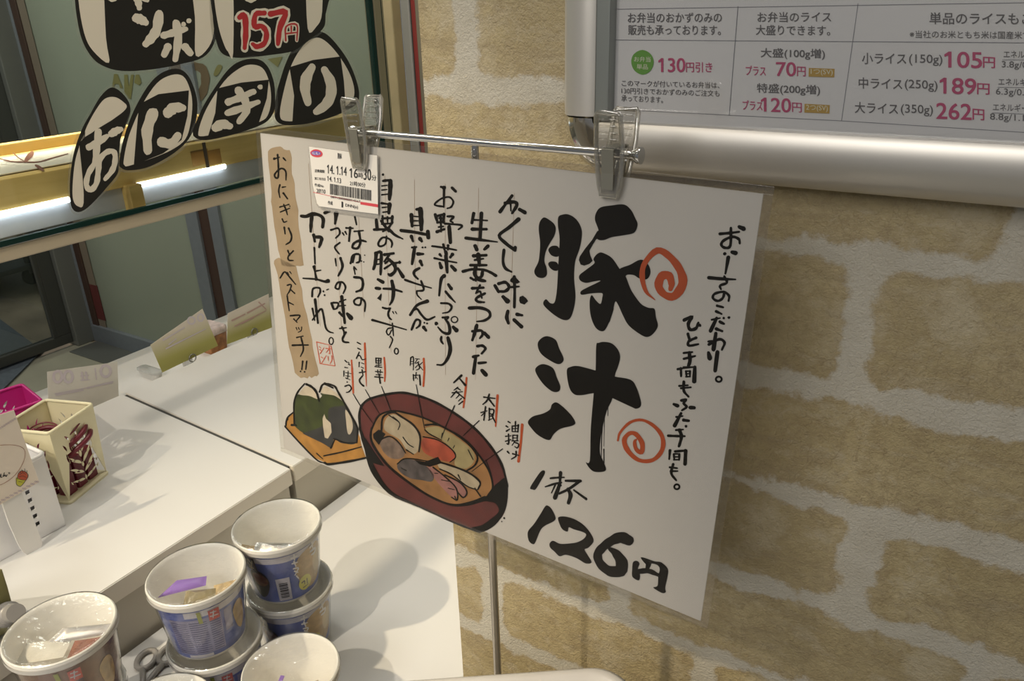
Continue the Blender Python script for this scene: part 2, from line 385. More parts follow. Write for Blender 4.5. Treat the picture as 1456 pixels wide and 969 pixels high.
# dark glazed door to the left (plane X = -3.72), standing ajar in its frame
XD = -3.72
y1 = az(108, 500, 0.0).y; fx = lambda u, v: ax(u, v, XD)
ya = fx(70, 380).y; yi = fx(54, 380).y; zr = fx(82, 480).z
bm = bmesh.new()
box(bm, (XD-.04, yi, zr-.001), (XD+.001, ya+.02, 2.4), .004); box(bm, (XD-.04, -1.0, 0.02), (XD, ya+.0195, zr), .004); box(bm, (XD-.02, yi-.018, zr), (XD+.003, yi, 2.4), .002)
dr = struct(obj('door_1', bm, mdk))
bm = bmesh.new(); box(bm, (XD-.022, -1.0, zr), (XD-.016, yi, 2.4)); obj('door_glass', bm, film('glass_dark', .02, (.62, .66, .64)), dr)
bm = bmesh.new(); box(bm, (XD-.05, ya+.02, 0), (XD+.03, YB+.05, 2.6), .004); struct(obj('trim_13', bm, mat('frame_mid', (.15, .155, .14), .45, .2)))
# things outside: mat and trolley caster
bm = bmesh.new(); p = [az(0, 455, .004), az(60, 500, .004), az(0, 560, .004), az(-160, 560, .004), az(-160, 470, .004)]
prism(bm, p, (0, 0, .006)); tag(obj('door_mat', bm, mat('mat_blue', (.075, .09, .11), .9, noise=.2, nscale=60)), 'blue grey door mat on the dark floor beyond the glass door', 'mat')
def trolley():
    b = az(48, 404, 0.0); t = thing('trolley', 'dark trolley with black caster beyond the glazed door', 'trolley', (b.x, b.y, 0))
    mk = mat('black_rubber', (.02, .02, .02), .6)
    bm = bmesh.new()
    pass
    bm.free()
    for dx, dy in ((0, 0), (-.5, -.55), (-.02, -.55), (-.5, 0)):
        bm = lathe(bmesh.new(), [(.0, -.012), (.045, -.012), (.055, -.005), (.055, .005), (.045, .012), (0, .012)], 20)
        for v in bm.verts: v.co = Vector((dx+v.co.z, dy+v.co.y, .055+v.co.x))
        obj('caster', bm, mk, t, 30)
    bm = bmesh.new(); box(bm, (-.56, -.6, .11), (.06, .06, .14), .006)
    for dx, dy in ((0, 0), (-.5, -.55), (-.02, -.55), (-.5, 0)): box(bm, (dx-.014, dy-.014, .07), (dx+.014, dy+.014, .9), .003)
    box(bm, (-.56, -.6, .55), (.06, .06, .57), .004); obj('frame', bm, mat('steel_dark', (.12, .13, .13), .4, .6), t)
trolley()
# ------------------------------------------------------------------ counters
mct = mat('counter_white', (.73, .72, .70), .38, noise=.012, nscale=3, spec=.4); med = mat('lip_beige', (.78, .72, .62), .5); mcb = mat('counter_face', (.55, .51, .43), .5, noise=.02, nscale=4)
mcg = mat('counter_gap', (.07, .07, .065), .8)
bm = bmesh.new(); box(bm, (XU+.002, -.45, ZL-.03), (XW-.001, 1.25, ZL), .0015); box(bm, (XU+.03, -.42, 0), (XW-.012, 1.25, ZL-.03), mi=1)
tag(obj('lower_counter', bm, [mct, mcb]), 'low white counter in front, carrying the soup cups, against the brick pillar', 'counter')
def upper(name, pts, label):
    r = thing(name, label, 'counter', (sum(p[0] for p in pts)/len(pts), sum(p[1] for p in pts)/len(pts), 0)); o = r.location
    bm = bmesh.new(); fs = prism(bm, [(p[0]-o.x, p[1]-o.y, ZU-.030) for p in pts], (0, 0, .030))
    bmesh.ops.recalc_face_normals(bm, faces=bm.faces[:]); bmesh.ops.bevel(bm, geom=[e for e in bm.edges], offset=.0012, segments=2, affect='EDGES'); bm.normal_update()
    for fc_ in bm.faces: fc_.material_index = 1 if abs(fc_.normal.z) < .3 else 0  # lip faces take their own beige tone, tuned apart from the white tops
    obj('top_board', bm, [mct, med], r)
    c = Vector((o.x, o.y)); q = []
    for p in pts:
        d = Vector(p)-c; q.append((d.x-.007*math.copysign(1, d.x), d.y-.004*math.copysign(1, d.y), 0))
    bm = bmesh.new(); prism(bm, q, (0, 0, ZU-.030)); bmesh.ops.recalc_face_normals(bm, faces=bm.faces[:]); obj('cabinet_body', bm, mcb, r)
upper('upper_counter', [(XU, -.45), (XU, .712), (-1.357, .742), (-1.357, -.45)], 'raised white counter on the left, carrying the baskets and the white box')
upper('upper_counter', [(-.8695, .7185), (-.872, 1.75), (-1.357, 1.75), (-1.357, .7485)], 'raised white counter further back, beyond the thin dark seam and behind the poster')
bm = bmesh.new(); prism(bm, [(-.878, .7135, ZU-.006), (-.878, .7180, ZU-.006), (-1.35, .7475, ZU-.006), (-1.35, .7425, ZU-.006)], (0, 0, .004)); bmesh.ops.recalc_face_normals(bm, faces=bm.faces[:])
struct(obj('trim_14', bm, mcg))
# ledge behind the counters where the price cards stand
zled = CZ-.72
bm = bmesh.new(); box(bm, (-1.62, .2, zled-.03), (-1.36, 1.75, zled), .0015); box(bm, (-1.60, .22, 0), (-1.37, 1.84, zled-.03), mi=1)
tag(obj('display_ledge', bm, [mct, mcb]), 'narrow pale ledge behind the raised counter where the price cards stand', 'counter')

# ceiling, and a rail added out of frame to cast shadow bands along the counters
bm = bmesh.new(); box(bm, (-4.2, -3, CZ+1.30), (3, 2.1, CZ+1.36)); struct(obj('ceiling', bm, mat('ceiling_white', (.62, .60, .56), .8)))
hr = thing('shadow_rail', 'slim rail added above the frame to cast shadow bands along the counters', 'rail', (-.994, .80, CZ+.09))
bm = bmesh.new(); box(bm, (-.013, -.858, 0), (.013, .86, .02), .002); obj('bar', bm, mfr, hr)
for y in (-.68, .68):
    bm = bmesh.new(); tube(bm, [(0, y, .018), (0, y, 1.21)], .003, 10); obj('rod', bm, mfr, hr)
# ------------------------------------------------------------------ display case with the rice ball stickers
XG = -1.42; mgl = film('glass_clear', .01, (.955, .975, .96), gain=.8); mge = mat('glass_edge', (.006, .026, .021), .3, spec=.2)
mwd = bpy.data.materials.new('pine_wood'); n, l = nodes(mwd); tc = n.new('ShaderNodeTexCoord'); mp = n.new('ShaderNodeMapping'); mp.inputs['Scale'].default_value = (60, 5, 60)
l.new(tc.outputs['Object'], mp.inputs[0]); t = n.new('ShaderNodeTexNoise'); t.inputs['Scale'].default_value = 1; t.inputs['Detail'].default_value = 5; l.new(mp.outputs[0], t.inputs['Vector'])
cr = n.new('ShaderNodeValToRGB'); cr.color_ramp.elements[0].color = (.66, .44, .13, 1); cr.color_ramp.elements[1].color = (.80, .57, .21, 1); cr.color_ramp.elements[0].position = .3; cr.color_ramp.elements[1].position = .7
l.new(t.outputs['Fac'], cr.inputs[0]); l.new(cr.outputs[0], n['Principled BSDF'].inputs['Base Color']); n['Principled BSDF'].inputs['Roughness'].default_value = .42
mal = mat('aluminium_dull', (.55, .57, .62), .5); mled = mat('led_tube', (1, 1, 1), .4, emit=((.86, .94, 1.0), 6.0))
zgb = fz = ax(180, 303, XG).z; y0, y1 = -.6, ax(530, 70, XG).y
sc = thing('display_case', 'glass fronted display case with pine shelf and lit strip behind the raised counter', 'display case', (XG, .8, 0))
O = sc.location
def L(bm):
    for v in bm.verts: v.co -= O
    return bm
bm = bmesh.new(); box(bm, (XG-.006, y0, zgb+.004), (XG, y1, CZ+.7)); obj('front_glass', L(bm), mgl, sc)
bm = bmesh.new(); box(bm, (XG-.007, y0, zgb-.006), (XG+.001, y1, zgb+.004), .001); box(bm, (XG-.012, y1, zgb-.006), (XG+.002, y1+.014, CZ+.7), .001); obj('glass_edge', L(bm), mge, sc)
# wooden base rail under the glass
zr0 = ax(185, 325, XG-.01).z
bm = bmesh.new(); box(bm, (XG-.05, y0, zr0), (XG-.004, y1+.05, zgb-.007), .003); obj('base_rail', L(bm), mat('rail_tan', (.50, .42, .30), .4, noise=.06, nscale=6), sc)
# shelf: fascia, top, back upstand
XS = -1.49; zs = CZ-.26; zf = ax(0, 302, XS).z; XBk = -1.75
bm = bmesh.new(); box(bm, (XBk, y0, zs-.02), (XS, y1-.02, zs), .002); box(bm, (XS, y0, zf), (XS+.018, y1-.02, zs+.002), .002); box(bm, (XBk-.02, y0, zs-.02), (XBk, y1-.02, zs+.022), .002)
obj('pine_shelf', L(bm), mwd, sc)
# aluminium light channel, its two lit tubes, and the pine block between them
zc = ax(0, 342, XS+.02).z; ztop = zf
a = lambda u, v: ax(u, v, XS+.022)
bm = bmesh.new(); box(bm, (XS+.002, y0, zc), (XS+.010, y1-.02, zf), .001); obj('light_channel', L(bm), mal, sc)
for p, q in (((-80, 327), (99, 281)), ((195, 262.5), (322, 238.5))):
    P, Q = a(*p), a(*q); z = (P.z+Q.z)/2
    bm = bmesh.new(); tube(bm, [(XS+.017, P.y, z), (XS+.017, Q.y, z)], .0055, 12); obj('light_tube', L(bm), mled, sc, 40)
P, Q = a(178, 270), a(198, 270)
bm = bmesh.new(); box(bm, (XS+.008, P.y, zc-.01), (XS+.035, Q.y, zf+.004), .002); obj('spacer_block', L(bm), mwd, sc)
bm = bmesh.new(); p = ax(293, 222, XS+.019); box(bm, (XS+.018, p.y-.004, zf-.004), (XS+.0195, p.y+.004, zs+.002))
obj('joint', L(bm), mat('joint_dark', (.06, .035, .02), .6), sc)
bm = bmesh.new()
for u in (285, 303): p = ax(u, 224, XS+.0195); box(bm, (XS+.018, p.y-.022, p.z-.016), (XS+.0190, p.y+.022, p.z+.016))
obj('tape', L(bm), film('tape_brown', .2, (.78, .70, .58)), sc)
# end post
bm = bmesh.new(); pa = ax(541, 0, XG); box(bm, (XG-.03, y1+.016, zled), (XG+.002, y1+.046, CZ+.7), .004); box(bm, (XG-.01, y1+.047, zled), (XG+.0, y1+.056, CZ+.7), .002, mi=1); obj('end_post', L(bm), [mat('post_bronze', (.30, .255, .165), .28, .4), mge], sc)
P = ay(549, 0, 1.90); Q = ay(569, 0, 1.90)
bm = bmesh.new(); box(bm, (P.x, 1.86, 0), (Q.x, 1.90, CZ+.9), .004); bm2 = bm
tag(obj('wooden_post', bm, mat('post_tan', (.48, .39, .22), .5, noise=.12, nscale=8)), 'tan wooden post between the display case and the grey door frame', 'post')
# brush drawing lying on the shelf
bm = bmesh.new(); zp = zs+.002; q = [(-1.515, y0), (-1.515, y1-.05), (-1.70, y1-.05), (-1.70, y0)]
prism(bm, [(x, y, zp) for x, y in q], (0, 0, .0015)); bmesh.ops.recalc_face_normals(bm, faces=bm.faces[:])
pp = thing('shelf_liner', 'white paper with a brown twig drawing lying on the pine shelf', 'paper', (-1.6, .8, zp)); O2 = O; O = pp.location
obj('paper', L(bm), mat('paper_cream', (.72, .66, .54), .5, noise=.02, nscale=5), pp)
fs_ = lambda u, v, h: az(u, v, zp+.002+h)-pp.location
bm = bmesh.new(); draw(bm, tile(fs_, 0, 170, 5.385), "s 9 0,300 90,322 180,325 290,325 400,295 520,262; s 8 100,255 140,290 185,320; v 190,325,18 220,285,40 245,258,34; v 275,352,18 300,366,24 325,385,22", .0003)
obj('twig_drawing', bm, mat('ink_brown', (.16, .055, .03), .6), pp); O = O2
# stickers on the outside of the glass
mk = mat('sticker_black', (.024, .022, .019), .5, spec=.2); mcr = mat('sticker_cream', (.78, .70, .57), .4); mrd = mat('sticker_red', (.50, .035, .04), .4); mcl = film('sticker_clear', .25, (.93, .92, .88), milk=.10)
def sticker(label, clear, black, cream, nori, white, red='', out=None, lift=0):
    c = [tuple(map(float, q.split(','))) for q in black.split()]
    u = sum(q[0] for q in c)/len(c)/2.4267; v = sum(q[1] for q in c)/len(c)/2.4267
    o = ax(u, v, XG); r = thing('rice_ball_sticker', label, 'sticker', o, group='rice ball stickers on the glass')
    f = tile(lambda u, v, h: ax(u, v, XG)+Vector((h*.4, 0, 0))-o, 0, 0, 2.4267)
    h = .0006+lift
    cen = np.array([sum(q[0] for q in c)/len(c), sum(q[1] for q in c)/len(c)])
    big = [tuple(np.array(q)+(np.array(q)-cen)/np.hypot(*(np.array(q)-cen))*10) for q in c]
    def P(pts, h, m, nm, sm=True):
        b = bmesh.new(); poly(b, f, pts, h, 0, sm); q = obj(nm, b, m, r); return q
    P(big, h, mcl, 'clear_border'); out_ = P(c, h+.0004, mk, 'outline')
    for q in cream:
        b = bmesh.new(); draw(b, f, 'p '+q, h+.0008); obj('rice', b, mcr, r)
    if nori:
        b = bmesh.new(); draw(b, f, 'P '+nori, h+.0012); obj('seaweed', b, mk, r)
    b = bmesh.new(); draw(b, f, white, h+.0016, 0, 1.12); obj('lettering', b, mcr, out_)
    if red:
        b = bmesh.new(); draw(b, f, red, h+.0020); obj('price', b, mrd, out_)
sticker('leftmost small rice ball sticker with one white character, hanging lowest on the glass', 1,
 '240,640 248,560 262,500 285,440 310,395 345,335 380,303 410,312 440,345 450,380 440,420 415,480 410,560 405,600 370,645 330,690 295,722 265,732 245,710',
 ['250,640 258,560 275,500 300,435 330,380 360,342 395,335 425,352 436,372 400,405 330,450 275,492 282,560 288,700 268,712 252,690'],
 '272,492 330,448 385,415 436,378 440,405 415,480 406,570 400,595 355,650 292,714 284,610',
 's 22 306,508 340,490 368,470; s 21 338,456 332,520 326,562; s 17 328,560 304,600 297,638 312,656 332,632 338,590 345,548 370,524 393,526 396,558 385,590 362,618; s 24 384,462 400,452 416,446')
sticker('second small rice ball sticker from the left, with one white character of separate strokes', 1,
 '410,560 420,500 437,440 470,362 518,285 565,247 615,238 650,264 673,320 680,370 672,430 650,480 610,520 560,553 500,580 440,588 415,578',
 ['425,555 435,500 450,450 490,360 540,287 590,259 630,263 653,305 662,360 655,430 638,480 600,512 540,540 445,572 428,570'],
 '478,360 545,325 650,312 645,400 625,483 560,530 460,570 468,470', 's 34 525,392 506,450 508,520; s 34 578,388 600,372 628,372; s 30 556,490 588,496 612,468', lift=.0022)
sticker('third small rice ball sticker from the left, with one white character and voicing dots', 1,
 '663,455 675,420 700,365 742,298 790,235 838,207 890,205 923,232 943,285 947,340 943,385 915,422 850,450 760,475 700,484 670,474',
 ['682,455 710,375 770,282 822,237 862,223 902,234 924,275 933,335 924,392 895,420 800,448 700,470'],
 '748,305 830,285 925,275 918,340 890,425 800,455 715,470 740,390',
 's 22 785,352 830,335 872,315; s 22 782,390 835,372 888,352; s 24 820,312 842,345 846,385 822,420; d 872,318,10; d 895,300,9; s 30 742,440 765,428 790,436', lift=.0044)
sticker('rightmost small rice ball sticker with two tall white strokes, just left of the clip', 1,
 '947,375 952,330 962,290 985,220 1020,150 1062,112 1110,110 1150,140 1200,208 1230,280 1239,330 1225,364 1150,402 1060,427 985,432 952,415',
 ['965,392 982,300 1007,220 1046,157 1085,131 1120,140 1165,187 1205,252 1222,310 1213,347 1170,377 1060,410 985,418'],
 '998,232 1080,207 1174,195 1186,280 1192,368 1100,410 1008,421 1014,330', 'v 1076,232,22 1056,270,38 1052,310,34 1062,355,22; v 1118,240,24 1140,285,36 1140,330,36 1122,362,34 1092,385,26')
sticker('large rice ball sticker at the top left, without a red price', 1,
 '255,-120 256,-40 262,40 280,130 312,192 352,226 420,245 520,240 620,222 700,198 738,150 752,80 738,0 720,-120',
 ['268,-120 270,0 290,115 320,175 375,217 365,130 345,-120', '675,192 720,162 738,100 728,20 705,-120 655,-120 672,60'], '',
 's 30 470,62 486,68 502,78; s 30 548,50 540,100 522,130 502,152; s 22 565,122 600,112 640,100; s 26 607,80 614,130 604,205; s 26 578,162 566,188; s 26 638,162 656,184; d 632,84,9; d 651,72,9; s 16 376,-8 388,-2 400,-6; s 22 468,-12 476,8 480,28; s 16 490,-6 508,2')
sticker('large rice ball sticker with the red price 157, top middle behind the clip', 1,
 '718,-120 730,0 735,80 747,150 770,188 830,200 930,190 1010,176 1060,140 1112,100 1122,50 1118,-120',
 ['730,-120 738,0 752,90 770,150 785,178 803,182 796,-120', '1058,-120 1060,98 1090,92 1110,40 1105,-120'], '',
 's 30 822,62 842,52 846,110 842,168; s 28 912,45 880,48 874,92 900,88 918,112 912,150 885,163 868,152; s 30 930,48 985,40 965,95 958,155; s 14 984,140 985,92 1022,86 1022,140; s 14 985,116 1022,112; s 14 1003,90 1003,112; s 14 850,-4 864,2 878,-3',
 's 20 824,60 842,54 846,110 842,166; s 18 910,45 880,50 876,92 900,90 917,112 911,148 885,161 870,152; s 20 932,48 983,42 964,95 957,152; s 6 984,140 985,92 1022,86 1022,140; s 6 985,116 1022,112; s 6 1003,90 1003,112', lift=.0022)
# ------------------------------------------------------------------ the hand-lettered poster
PO = Vector((-0.52504895, 0.45554792, CZ-0.0926846)); PR = Euler([math.radians(a) for a in (-4.49030385, 1.15202045, -1.80574716)]).to_matrix()
PN = -(PR @ Vector((0, 1, 0))); PRI = PR.inverted()
def fp(u, v, h):                      # image point on the sheet -> sheet coordinates (x right, -y out of the sheet, z up)
    d = ray(u, v); o = Vector((0, 0, CZ)); t = (PO-o).dot(PN)/d.dot(PN)
    q = PRI @ (o+d*t-PO); return Vector((q.x, -h*.4, q.z))
poster = thing('poster', 'laminated white soup poster with large black brush lettering hanging from two clear clips', 'poster', PO, PR.to_euler())
bm = bmesh.new(); box(bm, (0, 0, -.297), (.42, .0004, 0)); sheet = obj('paper_sheet', bm, mat('paper_white', (.50, .485, .47), .55), poster)
bm = bmesh.new(); box(bm, (-.004, -.0009, -.3005), (.4255, -.0007, .0045)); obj('laminate_film', bm, film('laminate', .10, (.985, .98, .97), gain=.12, bump=.05, bscale=26), poster)
bm = bmesh.new()
for a, b in (((-.004, -.0012, 0), (.4255, 0, .0045)), ((-.004, -.0012, -.3005), (.4255, 0, -.297)), ((-.004, -.0012, -.297), (0, 0, 0)), ((.42, -.0012, -.297), (.4255, 0, 0))): box(bm, a, b)
obj('clear_border', bm, film('laminate_edge', .25, (.96, .95, .93), milk=.015), poster)
ink = mat('brush_ink', (.012, .011, .010), .6, spec=.12); inkb = mat('guide_line', (.30, .22, .16), .6)
och = mat('torn_paper', (.31, .235, .15), .7, noise=.10, nscale=45); org = mat('orange_ink', (.39, .068, .02), .45, noise=.08, nscale=90); rdi = mat('red_ink', (.50, .10, .05), .5)
def part(name, data, h, m, label=None, fat=1.0):
    fat = fat if fat != 1 else (1.55 if name == 'body_lettering' else 1.3 if 'lettering' in name and name != 'title_lettering' else 1.0)
    if name in ('ingredient_lettering', 'body_lettering', 'red_underline', 'guide_line', 'orange_swirl', 'strip_lettering'):   # one piece per word / stroke group
        for (x0, y0, s), txt in data:
            for piece in (txt.split(';') if name in ('red_underline', 'guide_line') else txt.strip().splitlines()):
                bm = bmesh.new(); draw(bm, tile(fp, x0, y0, s), piece, h, 0, fat); obj(name, bm, m, sheet)
        return
    bm = bmesh.new()
    for (x0, y0, s), txt in data: draw(bm, tile(fp, x0, y0, s), txt, h, 0, fat)
    return obj(name, bm, m, sheet, label=label)
A = (380, 200, 4.844); B = (380, 360, 4.844); C3 = (520, 220, 6.058); D4 = (520, 370, 6.058); E5 = (610, 250, 6.053); F6 = (610, 390, 6.053)
G7 = (740, 280, 4.616); H8 = (740, 470, 4.614); I9 = (740, 650, 4.614); J = (930, 310, 4.845); K = (930, 500, 4.614); M = (480, 470, 9.693); N_ = (620, 520, 6.457); Q = (400, 530, 6.921); RB = (500, 540, 4.213)
part('torn_strip', [(A, "P 5,75 20,58 35,50 62,44 90,40 104,48 115,60 135,66 155,65 164,90 170,120 168,180 170,230 182,265 190,300 191,350 197,400 206,440 215,480 213,540 217,600 226,650 235,700 236,740 242,780 246,820 252,860 228,866 205,863 172,872 140,868 100,860 92,820 86,790 75,755 68,700 60,650 50,600 44,550 38,500 34,460 26,420 30,385 30,350 24,300 20,250 12,190 6,130"),
 (B, "P 48,52 62,40 80,32 130,60 200,92 208,130 216,165 228,210 240,250 243,290 247,330 258,375 272,420 280,460 287,500 298,550 310,600 313,645 322,690 334,740 347,785 356,832 342,850 330,846 305,862 290,848 278,865 255,856 232,862 210,845 190,825 184,790 178,755 165,700 150,650 141,590 132,520 126,460 115,400 104,340 92,280 86,240 80,200 72,150 60,110 46,72")], .0002, och)
part('guide_line', [(E5, "s 3.2 427,105 421,560 400,1760; s 3.2 735,150 718,700 696,1320; s 3.2 140,70 140,900 142,1715"), (C3, "s 3.2 420,215 425,900 434,1370; s 3.2 165,180 185,900 219,1705"),
 (A, "s 2.6 630,530 668,1220; s 2.6 470,560 512,1295; s 2.6 285,160 318,640 366,1280")], .0003, inkb)
part('strip_lettering', [(A, """s 9 45,128 85,115; s 10 72,98 78,180 75,255 54,250 56,226 96,192 128,212 130,272; s 10 112,120 128,138; d 50,125,10
s 9 88,305 80,345 88,392; s 8 104,322 128,318; s 11 112,362 140,400; s 8 88,458 152,440; s 8 92,492 156,466; s 9 114,440 130,478 140,512; d 146,440,5; d 157,452,5; s 8 104,540 116,562 136,556
s 10 118,598 124,642; s 10 148,604 168,655 160,695 130,716; s 9 143,758 156,792; s 9 180,760 146,798 150,824 180,826"""),
 (B, """s 9 90,172 120,130 150,160 196,216; s 6 140,134 150,150; s 6 156,128 168,144; s 8 138,222 166,218 156,258 138,288; s 9 160,250 190,278; s 9 138,296 152,398; s 8 148,340 182,356
s 9 160,432 226,430 200,468; s 8 184,455 206,478; s 6 200,514 206,530; s 6 216,514 222,528; s 6 238,510 234,534 214,546; s 8 204,582 248,572; s 10 174,636 226,634 282,634; s 9 234,582 250,660 230,712; s 10 245,746 239,802; d 230,816,6; s 10 273,746 266,802; d 258,819,6""")], .0004, ink)
